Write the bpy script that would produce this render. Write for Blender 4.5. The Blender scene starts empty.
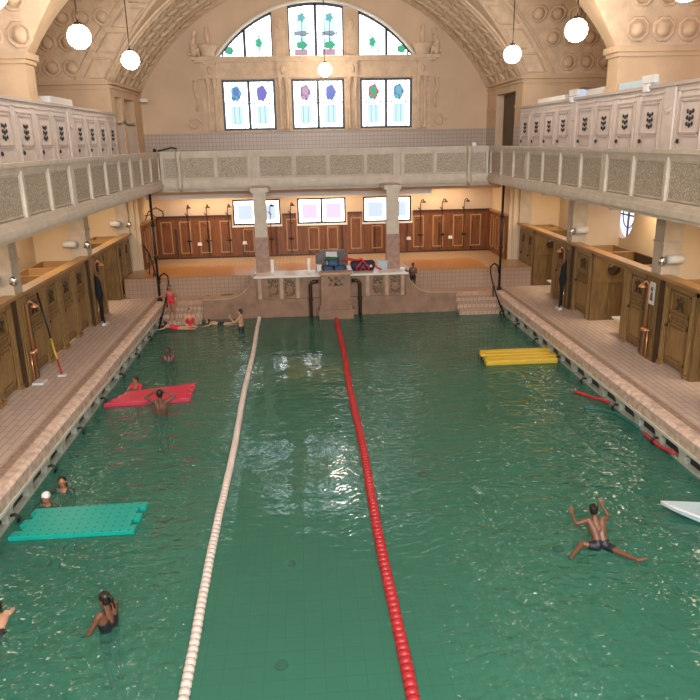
import bpy, math, random
from mathutils import Vector, Matrix
random.seed(7)
sc = bpy.context.scene
COL = sc.collection
PI = math.pi

# ------------------------------------------------------------------ materials
def new_mat(name):
    m = bpy.data.materials.new(name); m.use_nodes = True
    nt = m.node_tree; b = nt.nodes['Principled BSDF']
    return m, nt, b
def lnk(nt, a, b): nt.links.new(a, b)
def coords(nt, scale=(1, 1, 1), rot=(0, 0, 0)):
    tc = nt.nodes.new('ShaderNodeTexCoord'); mp = nt.nodes.new('ShaderNodeMapping')
    mp.inputs['Scale'].default_value = scale; mp.inputs['Rotation'].default_value = rot
    lnk(nt, tc.outputs['Object'], mp.inputs['Vector']); return mp.outputs['Vector']
def plain(name, col, rough=.6, metal=0, var=0, vscale=3, bump=0, bscale=30, spec=.5):
    m, nt, b = new_mat(name)
    b.inputs['Base Color'].default_value = (*col, 1); b.inputs['Roughness'].default_value = rough
    b.inputs['Metallic'].default_value = metal; b.inputs['Specular IOR Level'].default_value = spec
    if var:
        n = nt.nodes.new('ShaderNodeTexNoise'); n.inputs['Scale'].default_value = vscale; n.inputs['Detail'].default_value = 5
        lnk(nt, coords(nt), n.inputs['Vector'])
        r = nt.nodes.new('ShaderNodeValToRGB')
        r.color_ramp.elements[0].position = .3; r.color_ramp.elements[1].position = .7
        r.color_ramp.elements[0].color = (*[c * (1 - var) for c in col], 1)
        r.color_ramp.elements[1].color = (*[min(1, c * (1 + var)) for c in col], 1)
        lnk(nt, n.outputs['Fac'], r.inputs['Fac']); lnk(nt, r.outputs['Color'], b.inputs['Base Color'])
    if bump:
        n = nt.nodes.new('ShaderNodeTexNoise'); n.inputs['Scale'].default_value = bscale; n.inputs['Detail'].default_value = 4
        lnk(nt, coords(nt), n.inputs['Vector'])
        bp = nt.nodes.new('ShaderNodeBump'); bp.inputs['Strength'].default_value = bump; bp.inputs['Distance'].default_value = .03
        lnk(nt, n.outputs['Fac'], bp.inputs['Height']); lnk(nt, bp.outputs['Normal'], b.inputs['Normal'])
    return m
def tiles(name, c1, c2, mortar, w, h, msize=.008, rough=.45, rot=(0, 0, 0), offset=0, bump=.3):
    m, nt, b = new_mat(name); b.inputs['Roughness'].default_value = rough
    br = nt.nodes.new('ShaderNodeTexBrick'); br.offset = offset
    br.inputs['Scale'].default_value = 1; br.inputs['Brick Width'].default_value = w; br.inputs['Row Height'].default_value = h
    br.inputs['Mortar Size'].default_value = msize; br.inputs['Mortar Smooth'].default_value = .2
    br.inputs['Color1'].default_value = (*c1, 1); br.inputs['Color2'].default_value = (*c2, 1); br.inputs['Mortar'].default_value = (*mortar, 1)
    lnk(nt, coords(nt, (1, 1, 1), rot), br.inputs['Vector']); lnk(nt, br.outputs['Color'], b.inputs['Base Color'])
    bp = nt.nodes.new('ShaderNodeBump'); bp.inputs['Strength'].default_value = bump; bp.inputs['Distance'].default_value = .01; bp.invert = True
    lnk(nt, br.outputs['Fac'], bp.inputs['Height']); lnk(nt, bp.outputs['Normal'], b.inputs['Normal'])
    return m
def wood(name, c1, c2, axis_scale=(14, 14, 1.2), rough=.45):
    m, nt, b = new_mat(name); b.inputs['Roughness'].default_value = rough
    n = nt.nodes.new('ShaderNodeTexNoise'); n.inputs['Scale'].default_value = 1.6; n.inputs['Detail'].default_value = 6; n.inputs['Distortion'].default_value = .6
    lnk(nt, coords(nt, axis_scale), n.inputs['Vector'])
    r = nt.nodes.new('ShaderNodeValToRGB'); r.color_ramp.elements[0].position = .3; r.color_ramp.elements[1].position = .72
    r.color_ramp.elements[0].color = (*c1, 1); r.color_ramp.elements[1].color = (*c2, 1)
    lnk(nt, n.outputs['Fac'], r.inputs['Fac']); lnk(nt, r.outputs['Color'], b.inputs['Base Color'])
    return m
def carved(name, c1, c2, scale=9, dist=.05):
    m, nt, b = new_mat(name); b.inputs['Roughness'].default_value = .75
    v = nt.nodes.new('ShaderNodeTexVoronoi'); v.feature = 'DISTANCE_TO_EDGE'; v.inputs['Scale'].default_value = scale
    n = nt.nodes.new('ShaderNodeTexNoise'); n.inputs['Scale'].default_value = 3; n.inputs['Detail'].default_value = 3
    c = coords(nt); lnk(nt, c, n.inputs['Vector'])
    mx = nt.nodes.new('ShaderNodeMix'); mx.data_type = 'RGBA'; mx.blend_type = 'LINEAR_LIGHT'; mx.inputs['Factor'].default_value = .12
    lnk(nt, c, mx.inputs[6]); lnk(nt, n.outputs['Color'], mx.inputs[7]); lnk(nt, mx.outputs[2], v.inputs['Vector'])
    r = nt.nodes.new('ShaderNodeValToRGB'); r.color_ramp.elements[0].position = .02; r.color_ramp.elements[1].position = .22
    r.color_ramp.elements[0].color = (*c1, 1); r.color_ramp.elements[1].color = (*c2, 1)
    lnk(nt, v.outputs['Distance'], r.inputs['Fac']); lnk(nt, r.outputs['Color'], b.inputs['Base Color'])
    bp = nt.nodes.new('ShaderNodeBump'); bp.inputs['Strength'].default_value = .9; bp.inputs['Distance'].default_value = dist
    lnk(nt, v.outputs['Distance'], bp.inputs['Height']); lnk(nt, bp.outputs['Normal'], b.inputs['Normal'])
    return m
def glow(name, col, strength):
    m, nt, b = new_mat(name)
    b.inputs['Base Color'].default_value = (*[c * .05 for c in col], 1)
    b.inputs['Emission Color'].default_value = (*col, 1); b.inputs['Emission Strength'].default_value = strength
    return m

M = {}
M['stucco'] = plain('stucco', (.64, .445, .28), .8, var=.10, vscale=1.5, bump=.15, bscale=18)
M['stucco_relief'] = plain('stucco_relief', (.70, .51, .35), .8, var=.12, vscale=4, bump=.3, bscale=14)
M['plaster'] = plain('plaster', (.66, .475, .32), .85, var=.06, vscale=1)
M['cream'] = plain('cream', (.74, .57, .37), .8, var=.05, vscale=1)
M['rail'] = plain('rail', (.56, .475, .375), .55, var=.10, vscale=4)
M['rail_panel'] = carved('rail_panel', (.33, .265, .195), (.52, .44, .34), 15, .025)
M['gallery_floor'] = plain('gallery_floor', (.35, .30, .24), .7, var=.1)
M['pale_paint'] = plain('pale_paint', (.66, .55, .48), .45, var=.05, vscale=3)
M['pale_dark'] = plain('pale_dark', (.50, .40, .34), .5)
M['ink'] = plain('ink', (.015, .015, .015), .5)
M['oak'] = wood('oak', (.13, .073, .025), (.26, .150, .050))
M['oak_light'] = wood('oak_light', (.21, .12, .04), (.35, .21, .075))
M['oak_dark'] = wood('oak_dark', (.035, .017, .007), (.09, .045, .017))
M['red_wood'] = wood('red_wood', (.12, .034, .006), (.28, .09, .017), (14, 14, 1.0), .35)
M['red_wood_dark'] = wood('red_wood_dark', (.05, .014, .004), (.10, .03, .008), (14, 14, 1.0), .35)
M['oak_trim'] = plain('oak_trim', (.42, .23, .09), .4, var=.1)
M['deck'] = tiles('deck', (.74, .57, .47), (.67, .51, .41), (.38, .27, .21), .6, .15, .008, .5, (0, 0, PI / 2), .5)
M['deck_border'] = tiles('deck_border', (.58, .40, .31), (.38, .24, .17), (.24, .15, .11), .06, .06, .006, .5)
M['coping'] = plain('coping', (.64, .47, .38), .45, var=.3, vscale=7, bump=.1)
M['gutter'] = plain('gutter', (.40, .41, .34), .35, var=.2, vscale=3)
M['gutter_line'] = plain('gutter_line', (.58, .58, .50), .3)
M['tile_wall'] = tiles('tile_wall', (.44, .29, .20), (.41, .27, .185), (.28, .18, .12), .15, .15, .010, .35, (PI / 2, 0, 0))
M['tile_wall_x'] = tiles('tile_wall_x', (.56, .42, .32), (.52, .38, .29), (.28, .19, .14), .15, .15, .010, .35, (PI / 2, 0, PI / 2))
M['tile_upper'] = tiles('tile_upper', (.47, .36, .28), (.45, .345, .265), (.33, .25, .19), .15, .15, .014, .35, (PI / 2, 0, 0))
M['tile_upper_x'] = tiles('tile_upper_x', (.47, .36, .28), (.45, .345, .265), (.33, .25, .19), .15, .15, .014, .35, (PI / 2, 0, PI / 2))
M['mat_floor'] = plain('mat_floor', (.62, .27, .085), .28, var=.08, vscale=2)
M['tray_tile'] = tiles('tray_tile', (.58, .38, .22), (.55, .36, .2), (.32, .18, .1), .15, .15, .01, .35)
M['stone'] = plain('stone', (.29, .165, .105), .6, var=.22, vscale=3, bump=.15, bscale=12)
M['stone_light'] = plain('stone_light', (.47, .30, .20), .5, var=.15, vscale=4)
M['stone_dark'] = carved('stone_dark', (.10, .06, .035), (.30, .20, .12), 10, .05)
M['step_tile'] = tiles('step_tile', (.56, .40, .30), (.50, .35, .26), (.26, .17, .12), .15, .155, .012, .4, (PI / 2, 0, 0))
M['white_stone'] = plain('white_stone', (.80, .74, .66), .35, var=.06)
M['pink_stone'] = plain('pink_stone', (.34, .20, .15), .4, var=.25, vscale=5)
M['iron'] = plain('iron', (.02, .017, .016), .4, .3)
M['steel'] = plain('steel', (.7, .7, .7), .2, 1)
M['copper'] = plain('copper', (.75, .38, .20), .3, .8)
M['brass_dark'] = plain('brass_dark', (.06, .035, .02), .35, .6)
M['white'] = plain('white', (.72, .70, .67), .5)
M['fabric_black'] = plain('fabric_black', (.012, .012, .014), .9)
M['window_frame'] = plain('window_frame', (.014, .012, .016), .4)
M['globe'] = glow('globe', (1, .90, .76), 30)
M['rope_white'] = plain('rope_white', (.62, .52, .46), .45, var=.12, vscale=4)
M['rope_red'] = plain('rope_red', (.42, .018, .025), .35, var=.15, vscale=4)
M['cable'] = plain('cable', (.1, .1, .1), .5)
M['yellow'] = plain('yellow', (.64, .42, .035), .5, var=.05)
M['foam_red'] = plain('foam_red', (.46, .02, .03), .5)
M['foam_green'] = plain('foam_green', (.01, .11, .09), .5)
M['foam_white'] = plain('foam_white', (.46, .60, .66), .5, var=.04)
M['basin'] = tiles('basin', (.20, .56, .42), (.185, .53, .395), (.155, .46, .34), .3, .3, .008, .5, bump=.05)
M['basin_side'] = plain('basin_side', (.14, .42, .31), .5)
M['blue_crate'] = plain('blue_crate', (.02, .07, .17), .45)
M['grey_box'] = plain('grey_box', (.14, .12, .11), .6, var=.2)
M['bag_red'] = plain('bag_red', (.62, .02, .02), .6)
M['bag_navy'] = plain('bag_navy', (.012, .016, .045), .6)
M['green_cloth'] = plain('green_cloth', (.02, .12, .06), .8)
M['skin_mid'] = plain('skin_mid', (.36, .15, .08), .45)
M['skin_light'] = plain('skin_light', (.55, .30, .19), .45)
M['skin_brown'] = plain('skin_brown', (.17, .068, .036), .42)
M['skin_dark'] = plain('skin_dark', (.14, .055, .03), .4)
M['hair'] = plain('hair', (.012, .007, .005), .45)
M['suit_black'] = plain('suit_black', (.012, .012, .016), .5)
M['suit_red'] = plain('suit_red', (.60, .03, .05), .5)
M['suit_green'] = plain('suit_green', (.03, .055, .03), .5)
M['cap_white'] = plain('cap_white', (.8, .74, .74), .4)
M['lip'] = plain('lip', (.22, .04, .035), .5)
M['pink_mat'] = None

def dotted(name, col, dot, scale=8, r=.16):
    m, nt, b = new_mat(name); b.inputs['Roughness'].default_value = .35
    v = nt.nodes.new('ShaderNodeTexVoronoi'); v.voronoi_dimensions = '2D'; v.inputs['Scale'].default_value = scale; v.inputs['Randomness'].default_value = 0
    lnk(nt, coords(nt), v.inputs['Vector'])
    lt = nt.nodes.new('ShaderNodeMath'); lt.operation = 'LESS_THAN'; lt.inputs[1].default_value = r
    lnk(nt, v.outputs['Distance'], lt.inputs[0])
    mx = nt.nodes.new('ShaderNodeMix'); mx.data_type = 'RGBA'
    mx.inputs[6].default_value = (*col, 1); mx.inputs[7].default_value = (*dot, 1)
    lnk(nt, lt.outputs[0], mx.inputs['Factor']); lnk(nt, mx.outputs[2], b.inputs['Base Color'])
    return m
M['teal_mat'] = dotted('teal_mat', (.0, .34, .27), (.0, .12, .12), 7, .13)
M['pink_mat'] = plain('pink_mat', (.62, .035, .08), .4, var=.06)

# stained glass: backlit panes (daylight shines through), with coloured leading
def stained(name, tint, strength=6.0, kind='plain'):
    m, nt, b = new_mat(name)
    b.inputs['Base Color'].default_value = (.5, .5, .5, 1); b.inputs['Roughness'].default_value = .1
    br = nt.nodes.new('ShaderNodeTexBrick'); br.offset = 0
    br.inputs['Scale'].default_value = 1; br.inputs['Brick Width'].default_value = .155; br.inputs['Row Height'].default_value = .155
    br.inputs['Mortar Size'].default_value = .004
    br.inputs['Color1'].default_value = (*tint, 1); br.inputs['Color2'].default_value = (*[min(1, t * 1.04) for t in tint], 1)
    br.inputs['Mortar'].default_value = (*[t * .2 for t in tint], 1)
    lnk(nt, coords(nt, (1, 1, 1), (PI / 2, 0, 0)), br.inputs['Vector'])
    lnk(nt, br.outputs['Color'], b.inputs['Emission Color']); b.inputs['Emission Strength'].default_value = strength
    return m
GS = 3.4
M['glass'] = stained('glass', (.84, .93, 1.0), GS)
M['glass_low'] = stained('glass_low', (.86, .92, 1.0), GS * 1.9)
M['glass_round'] = glow('glass_round', (.75, .74, .95), 1.3)
M['g_field'] = glow('g_field', (.50, .72, .78), 1.0)
M['g_blue'] = glow('g_blue', (.10, .22, .62), .7)
M['g_violet'] = glow('g_violet', (.24, .16, .62), .7)
M['g_green'] = glow('g_green', (.05, .48, .26), .7)
M['g_teal'] = glow('g_teal', (.16, .52, .55), .7)
M['g_red'] = glow('g_red', (.75, .06, .14), .7)
M['g_pink'] = glow('g_pink', (.62, .36, .48), .7)
M['g_pale'] = glow('g_pale', (.55, .78, .82), 1.1)
M['lead'] = plain('lead', (.10, .12, .16), .6)
M['g_lead'] = glow('g_lead', (.30, .38, .46), .7)
M['rear_glow'] = glow('rear_glow', (.80, .90, 1.0), 9)  # glow of the added windows behind the viewer

# ------------------------------------------------------------------ mesh builder
class MB:
    def __init__(s): s.v = []; s.f = []; s.smooth = set()
    def add(s, vs, fs, smooth=False):
        o = len(s.v); s.v += [tuple(v) for v in vs]
        for f in fs:
            if smooth: s.smooth.add(len(s.f))
            s.f.append(tuple(i + o for i in f))
        return s
    def box(s, x0, y0, z0, x1, y1, z1):
        if x0 > x1: x0, x1 = x1, x0
        if y0 > y1: y0, y1 = y1, y0
        if z0 > z1: z0, z1 = z1, z0
        v = [(x0, y0, z0), (x1, y0, z0), (x1, y1, z0), (x0, y1, z0), (x0, y0, z1), (x1, y0, z1), (x1, y1, z1), (x0, y1, z1)]
        return s.add(v, [(0, 3, 2, 1), (4, 5, 6, 7), (0, 1, 5, 4), (1, 2, 6, 5), (2, 3, 7, 6), (3, 0, 4, 7)])
    def prism(s, pts, axis, a, b):
        # pts 2D outline, extruded along axis from a to b
        def P(p, t):
            if axis == 'x': return (t, p[0], p[1])
            if axis == 'y': return (p[0], t, p[1])
            return (p[0], p[1], t)
        n = len(pts); v = [P(p, a) for p in pts] + [P(p, b) for p in pts]
        f = [tuple(range(n))[::-1], tuple(range(n, 2 * n))] + [(i, (i + 1) % n, n + (i + 1) % n, n + i) for i in range(n)]
        return s.add(v, f)
    def tube(s, pts, r, seg=8, caps=True, closed=False):
        pts = [Vector(p) for p in pts]; n = len(pts)
        rs = r if isinstance(r, (list, tuple)) else [r] * n
        vs = []; up = Vector((0, 0, 1)); prev = None
        for i, p in enumerate(pts):
            if closed: d = pts[(i + 1) % n] - pts[i - 1]
            else: d = (pts[min(i + 1, n - 1)] - pts[max(i - 1, 0)])
            if d.length < 1e-9: d = Vector((0, 0, 1))
            d.normalize()
            a = prev - d * prev.dot(d) if prev is not None else d.cross(up if abs(d.z) < .9 else Vector((1, 0, 0)))
            if a.length < 1e-6: a = d.cross(Vector((1, 0, 0)))
            a.normalize(); prev = a; b = d.cross(a)
            for k in range(seg):
                t = 2 * PI * k / seg; vs.append(p + (a * math.cos(t) + b * math.sin(t)) * rs[i])
        fs = []
        for i in range(n if closed else n - 1):
            j = (i + 1) % n
            for k in range(seg): fs.append((i * seg + k, i * seg + (k + 1) % seg, j * seg + (k + 1) % seg, j * seg + k))
        if caps and not closed: fs += [tuple(range(seg))[::-1], tuple((n - 1) * seg + k for k in range(seg))]
        return s.add(vs, fs, True)
    def lathe(s, prof, c=(0, 0, 0), seg=20, axis='z', a0=0, a1=2 * PI):
        full = abs(a1 - a0 - 2 * PI) < 1e-6; m = seg if full else seg + 1; vs = []
        for (r, h) in prof:
            for k in range(m):
                t = a0 + (a1 - a0) * k / seg; x, y = r * math.cos(t), r * math.sin(t)
                if axis == 'z': p = (x, y, h)
                elif axis == 'x': p = (h, x, y)
                else: p = (x, h, y)
                vs.append((c[0] + p[0], c[1] + p[1], c[2] + p[2]))
        fs = []
        for i in range(len(prof) - 1):
            for k in range(seg if full else seg):
                k2 = (k + 1) % m if full else k + 1
                fs.append((i * m + k, i * m + k2, (i + 1) * m + k2, (i + 1) * m + k))
        return s.add(vs, fs, True)
    def ball(s, c, r, seg=16, rings=10):
        rr = r if isinstance(r, (tuple, list)) else (r, r, r)
        vs = [(c[0], c[1], c[2] - rr[2])]
        for i in range(1, rings):
            a = -PI / 2 + PI * i / rings
            for k in range(seg):
                t = 2 * PI * k / seg
                vs.append((c[0] + rr[0] * math.cos(a) * math.cos(t), c[1] + rr[1] * math.cos(a) * math.sin(t), c[2] + rr[2] * math.sin(a)))
        vs.append((c[0], c[1], c[2] + rr[2])); fs = []
        for k in range(seg): fs.append((0, 1 + (k + 1) % seg, 1 + k))
        for i in range(rings - 2):
            for k in range(seg):
                a = 1 + i * seg + k; b = 1 + i * seg + (k + 1) % seg; fs.append((a, b, b + seg, a + seg))
        L = len(vs) - 1; o = 1 + (rings - 2) * seg
        for k in range(seg): fs.append((o + k, o + (k + 1) % seg, L))
        return s.add(vs, fs, True)
    def cone(s, p, q, r1, r2, seg=12):       # tapered capsule, for bodies
        p = Vector(p); q = Vector(q); s.ball(p, r1, seg, 8); s.ball(q, r2, seg, 8)
        if (q - p).length > 1e-4: s.tube([p, q], [r1, r2], seg)
        return s

def finish(o, parent=None):
    COL.objects.link(o)
    if parent is not None: o.parent = parent
    return o
def obj(name, mb, mat, parent=None, world=False):
    """one mesh object; world=True: vertices are in scene coordinates although it has a (possibly nested) parent"""
    me = bpy.data.meshes.new(name)
    off = Vector((0, 0, 0))
    if world:
        p = parent
        while p is not None: off += p.location; p = p.parent
    me.from_pydata([tuple(Vector(v) - off) for v in mb.v], [], mb.f)
    for i in mb.smooth: me.polygons[i].use_smooth = True
    me.materials.append(mat); me.update()
    return finish(bpy.data.objects.new(name, me), parent)
def tag(o, label, cat, group=None):
    o['label'] = label; o['category'] = cat
    if group: o['group'] = group
    return o
def thing(name, label, cat, loc=(0, 0, 0), rz=0, group=None):
    o = bpy.data.objects.new(name, None); o.empty_display_size = .1; COL.objects.link(o)
    o.location = loc; o.rotation_euler = (0, 0, rz); return tag(o, label, cat, group)
def struct(name, mb, mat, parent=None):
    o = obj(name, mb, mat, parent, world=parent is not None)
    if parent is None: o['kind'] = 'structure'
    return o
def copy_tree(o, parent=None):
    c = o.copy(); COL.objects.link(c)
    if parent is not None: c.parent = parent
    for ch in list(o.children): copy_tree(ch, c)
    return c
def mirror(mb, s):
    if s > 0: return mb
    n = MB(); n.v = [(-x, y, z) for x, y, z in mb.v]; n.f = [f[::-1] for f in mb.f]; n.smooth = set(mb.smooth); return n

# ------------------------------------------------------------------ measures (metres; water level z=0, x across, y along the pool)
DZ = .60          # deck level
YW = 24.3         # far wall of the pool
YB = 30.0         # end wall
X0 = -.20         # axis of the vault
NC, NR = 4.0, 8.06
SPR = 8.02        # springing
RB = 3.45         # side barrels
YC = [21.85, 14.45, 7.05, -.35]       # their axes
YREAR = -4.3

# ------------------------------------------------------------------ pool basin and water
b = MB(); b.box(-6.15, YREAR + 2, -1.6, 6.15, 25.6, -1.5); struct('floor_basin', b, M['basin'])
for sx, side in ((-1, 'left'), (1, 'right')):
    b = MB(); b.box(sx * 6.0, YREAR + 2, -1.5, sx * 6.2, 25.6, -.02); struct('wall_basin_' + side, b, M['basin_side'])
b = MB(); b.box(-6.2, 25.3, -1.5, 6.2, 25.6, DZ - .02); struct('wall_basin_far', b, M['basin_side'])
b = MB(); b.box(-6.2, YREAR + 1.9, -1.5, 6.2, YREAR + 2, .5); struct('wall_basin_near', b, M['basin_side'])

def water_mat():
    m = bpy.data.materials.new('pool_water'); m.use_nodes = True; nt = m.node_tree; nt.nodes.clear()
    out = nt.nodes.new('ShaderNodeOutputMaterial')
    tc = nt.nodes.new('ShaderNodeTexCoord'); sep = nt.nodes.new('ShaderNodeSeparateXYZ'); lnk(nt, tc.outputs['Object'], sep.inputs[0])
    def noise(scale, vec, detail=2, dist=0.):
        mp = nt.nodes.new('ShaderNodeMapping'); mp.inputs['Scale'].default_value = vec; lnk(nt, tc.outputs['Object'], mp.inputs['Vector'])
        n = nt.nodes.new('ShaderNodeTexNoise'); n.inputs['Scale'].default_value = scale; n.inputs['Detail'].default_value = detail; n.inputs['Distortion'].default_value = dist
        lnk(nt, mp.outputs[0], n.inputs['Vector']); return n.outputs['Fac']
    def math_(op, a, b_):
        n = nt.nodes.new('ShaderNodeMath'); n.operation = op
        for i, x in enumerate((a, b_)):
            if isinstance(x, (int, float)): n.inputs[i].default_value = x
            else: lnk(nt, x, n.inputs[i])
        return n.outputs[0]
    big = noise(.9, (1, 1.3, 1), 1, .6); mid = noise(2.3, (1, 1.35, 1), 1, 1.0); fine = noise(6.5, (1, 1.3, 1), 0, .8)
    h = math_('ADD', math_('MULTIPLY', big, .5), math_('ADD', math_('MULTIPLY', mid, .55), math_('MULTIPLY', fine, .25)))
    # the lanes in use are choppy, the middle lane lies calm
    cr = nt.nodes.new('ShaderNodeValToRGB'); mr = nt.nodes.new('ShaderNodeMapRange'); mr.inputs[1].default_value = -6; mr.inputs[2].default_value = 6
    lnk(nt, sep.outputs[0], mr.inputs[0]); lnk(nt, mr.outputs[0], cr.inputs[0])
    e = cr.color_ramp.elements; e[0].position = 0; e[0].color = (1, 1, 1, 1); e[1].position = 1; e[1].color = (.8, .8, .8, 1)
    for p, v in ((.26, 1.0), (.31, .11), (.44, .095), (.50, .28), (.60, .92)):
        q = cr.color_ramp.elements.new(p); q.color = (v, v, v, 1)
    # long patches of rougher and smoother water
    patch = noise(.35, (1, .7, 1), 2); pr = nt.nodes.new('ShaderNodeMapRange'); pr.inputs[1].default_value = .35; pr.inputs[2].default_value = .65; pr.inputs[3].default_value = .55; pr.inputs[4].default_value = 1.15
    lnk(nt, patch, pr.inputs[0])
    amp = math_('MULTIPLY', cr.outputs[0], pr.outputs[0])
    hh = math_('ADD', math_('MULTIPLY', h, amp), math_('MULTIPLY', big, .08))
    bp = nt.nodes.new('ShaderNodeBump'); bp.inputs['Strength'].default_value = 1.0; bp.inputs['Distance'].default_value = WAVE
    lnk(nt, hh, bp.inputs['Height'])
    fr = nt.nodes.new('ShaderNodeFresnel'); fr.inputs['IOR'].default_value = 1.36; lnk(nt, bp.outputs[0], fr.inputs['Normal'])
    gl = nt.nodes.new('ShaderNodeBsdfGlossy'); gl.inputs['Roughness'].default_value = .0; lnk(nt, bp.outputs[0], gl.inputs['Normal'])
    tr = nt.nodes.new('ShaderNodeBsdfTransparent'); tr.inputs['Color'].default_value = (.42, .74, .60, 1)
    df = nt.nodes.new('ShaderNodeBsdfDiffuse'); df.inputs['Color'].default_value = MURK
    lnk(nt, bp.outputs[0], df.inputs['Normal'])
    m1 = nt.nodes.new('ShaderNodeMixShader'); m1.inputs[0].default_value = .50; lnk(nt, tr.outputs[0], m1.inputs[1]); lnk(nt, df.outputs[0], m1.inputs[2])
    m2 = nt.nodes.new('ShaderNodeMixShader'); lnk(nt, fr.outputs[0], m2.inputs[0]); lnk(nt, m1.outputs[0], m2.inputs[1]); lnk(nt, gl.outputs[0], m2.inputs[2])
    lnk(nt, m2.outputs[0], out.inputs['Surface']); return m
WAVE = .11
MURK = (.072, .25, .182, 1)
b = MB(); b.add([(-6.0, YREAR + 2, 0), (6.0, YREAR + 2, 0), (6.0, 25.3, 0), (-6.0, 25.3, 0)], [(0, 1, 2, 3)])
w = obj('pool_water', b, water_mat()); tag(w, 'green rippling water filling the swimming pool', 'water'); w['kind'] = 'stuff'

# round inlets in the pool floor
inl = [(-1.55, 7.4), (-1.55, 9.6), (-1.45, 12.2), (-1.45, 15.2), (1.6, 15.5), (1.3, 8.3), (3.6, 12.2), (-.2, 18.6), (2.6, 20.8)]
first = None
for i, (x, y) in enumerate(inl):
    if first is None:
        b = MB(); b.lathe([(.001, .045), (.07, .045), (.10, .03), (.11, 0)], seg=16); o = first = obj('floor_inlet', b, M['ink'])
    else: o = first.copy(); COL.objects.link(o)
    o.location = (x, y - .9, -1.5)
    tag(o, 'small dark round inlet nozzle under water in the pool floor', 'pool inlet', 'inlets in the pool floor')

# ------------------------------------------------------------------ decks, coping, gutters
for sx, side in ((-1, 'left'), (1, 'right')):
    b = MB(); b.box(sx * 6.42, YREAR, DZ - .3, sx * 10.2, YB, DZ)
    struct('floor_deck_' + side, b, M['deck'])
    b = MB(); b.box(sx * 6.14, YREAR, .30, sx * 6.42, 25.5, DZ + .0); struct('trim_border_' + side, b, M['deck_border'])
    b = MB(); b.prism([(sx * 5.98, .34), (sx * 5.96, .58), (sx * 6.02, .635), (sx * 6.2, .64), (sx * 6.22, .60), (sx * 6.3, .34)], 'y', YREAR + 2, 25.0)
    struct('trim_coping_' + side, b, M['coping'])
    b = MB(); b.box(sx * 5.955, YREAR + 2, .29, sx * 6.3, 24.9, .345); struct('trim_gutter_lip_' + side, b, M['gutter_line'])
    b = MB()                                         # overflow gutter: piers between slots, black backing stands for the shade in the channel
    b.box(sx * 5.99, YREAR + 2, -.03, sx * 6.1, 24.9, .05)
    y = YREAR + 2
    while y < 24.6:
        b.box(sx * 5.985, y, .05, sx * 6.1, y + .22, .29)
        b.prism([(y + .22, .29), (y + .22, .19), (y + .32, .29)], 'x', sx * 5.985, sx * 6.1)
        b.prism([(y, .29), (y - .10, .29), (y, .19)], 'x', sx * 5.985, sx * 6.1)
        y += .92
    struct('wall_gutter_' + side, b, M['gutter'])
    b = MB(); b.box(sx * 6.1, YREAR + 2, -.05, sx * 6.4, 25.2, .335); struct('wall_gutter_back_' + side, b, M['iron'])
    # black grip hooks on the gutter edge
    hk = None; y = 7.0; n = 0
    while y < 24:
        if hk is None:
            b = MB(); b.tube([(0, 0, .11), (-.09, 0, .13), (-.15, 0, .06), (-.12, 0, -.01)], .028, 6); o = hk = obj('rope_hook', b, M['iron'])
        else: o = hk.copy(); COL.objects.link(o)
        o.location = (sx * 6.0, y, .02); o.rotation_euler = (0, 0, 0 if sx > 0 else PI)
        tag(o, 'small black hook on the %s gutter edge' % side, 'hook', 'black hooks along the %s gutter' % side); y += 1.84; n += 1

RW = (21.75, 3.55, .72)   # round window: centre y, z, radius
# gallery slab and room shell ------------------------------------------------
for sx, side in ((-1, 'left'), (1, 'right')):
    b = MB(); b.box(sx * 6.1, YREAR, 4.52, sx * 10.2, YB, 4.68); struct('floor_gallery_' + side, b, M['gallery_floor'])
    xo = 9.15
    b = MB()
    if side == 'right':                               # round window in the lower outer wall
        cy, cz, cr_ = RW; NS = 32
        b.box(xo, YREAR, DZ, xo + .3, cy - cr_, 4.52); b.box(xo, cy + cr_, DZ, xo + .3, YB, 4.52)
        for k in range(NS):
            a0_, a1_ = PI * k / NS, PI * (k + 1) / NS
            ya_, yb_ = cy - cr_ * math.cos(a0_), cy - cr_ * math.cos(a1_); za_, zb_ = cr_ * math.sin(a0_), cr_ * math.sin(a1_)
            b.prism([(ya_, DZ), (yb_, DZ), (yb_, cz - zb_), (ya_, cz - za_)], 'x', xo, xo + .3)
            b.prism([(ya_, min(4.51, cz + za_)), (yb_, min(4.51, cz + zb_)), (yb_, 4.52), (ya_, 4.52)], 'x', xo, xo + .3)
    else: b.box(-xo, YREAR, DZ, -xo - .3, YB, 4.5)
    struct('wall_' + side + '_lower', b, M['cream'])
    b = MB(); xo = 10.0
    b.box(sx * xo, 18.4, 4.68, sx * (xo + .3), 26, 12.5)
    xn = 8.95
    b.box(sx * xn, YREAR, 4.68, sx * (xn + .3), 17.9, 12.5); b.box(sx * xn, 17.9, 4.68, sx * 10.3, 18.4, 12.5)
    struct('wall_' + side + '_upper', b, M['stucco'])
b = MB(); b.prism([(RW[0] + RW[2] * math.cos(2 * PI * k / 32), RW[1] + RW[2] * math.sin(2 * PI * k / 32)) for k in range(32)], 'x', 9.36, 9.40); wo = struct('window_1', b, M['glass_round'])
b = MB(); b.box(9.3, RW[0] - .02, RW[1] - RW[2] + .02, 9.355, RW[0] + .02, RW[1] + RW[2] - .02); b.box(9.3, RW[0] - RW[2] + .02, RW[1] - .02, 9.355, RW[0] + RW[2] - .02, RW[1] + .02)
b.tube([(9.33, RW[0] + .40 * math.cos(2 * PI * k / 24), RW[1] + .40 * math.sin(2 * PI * k / 24)) for k in range(24)], .02, 5, closed=True); struct('window_bar', b, M['lead'], wo)

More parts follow.
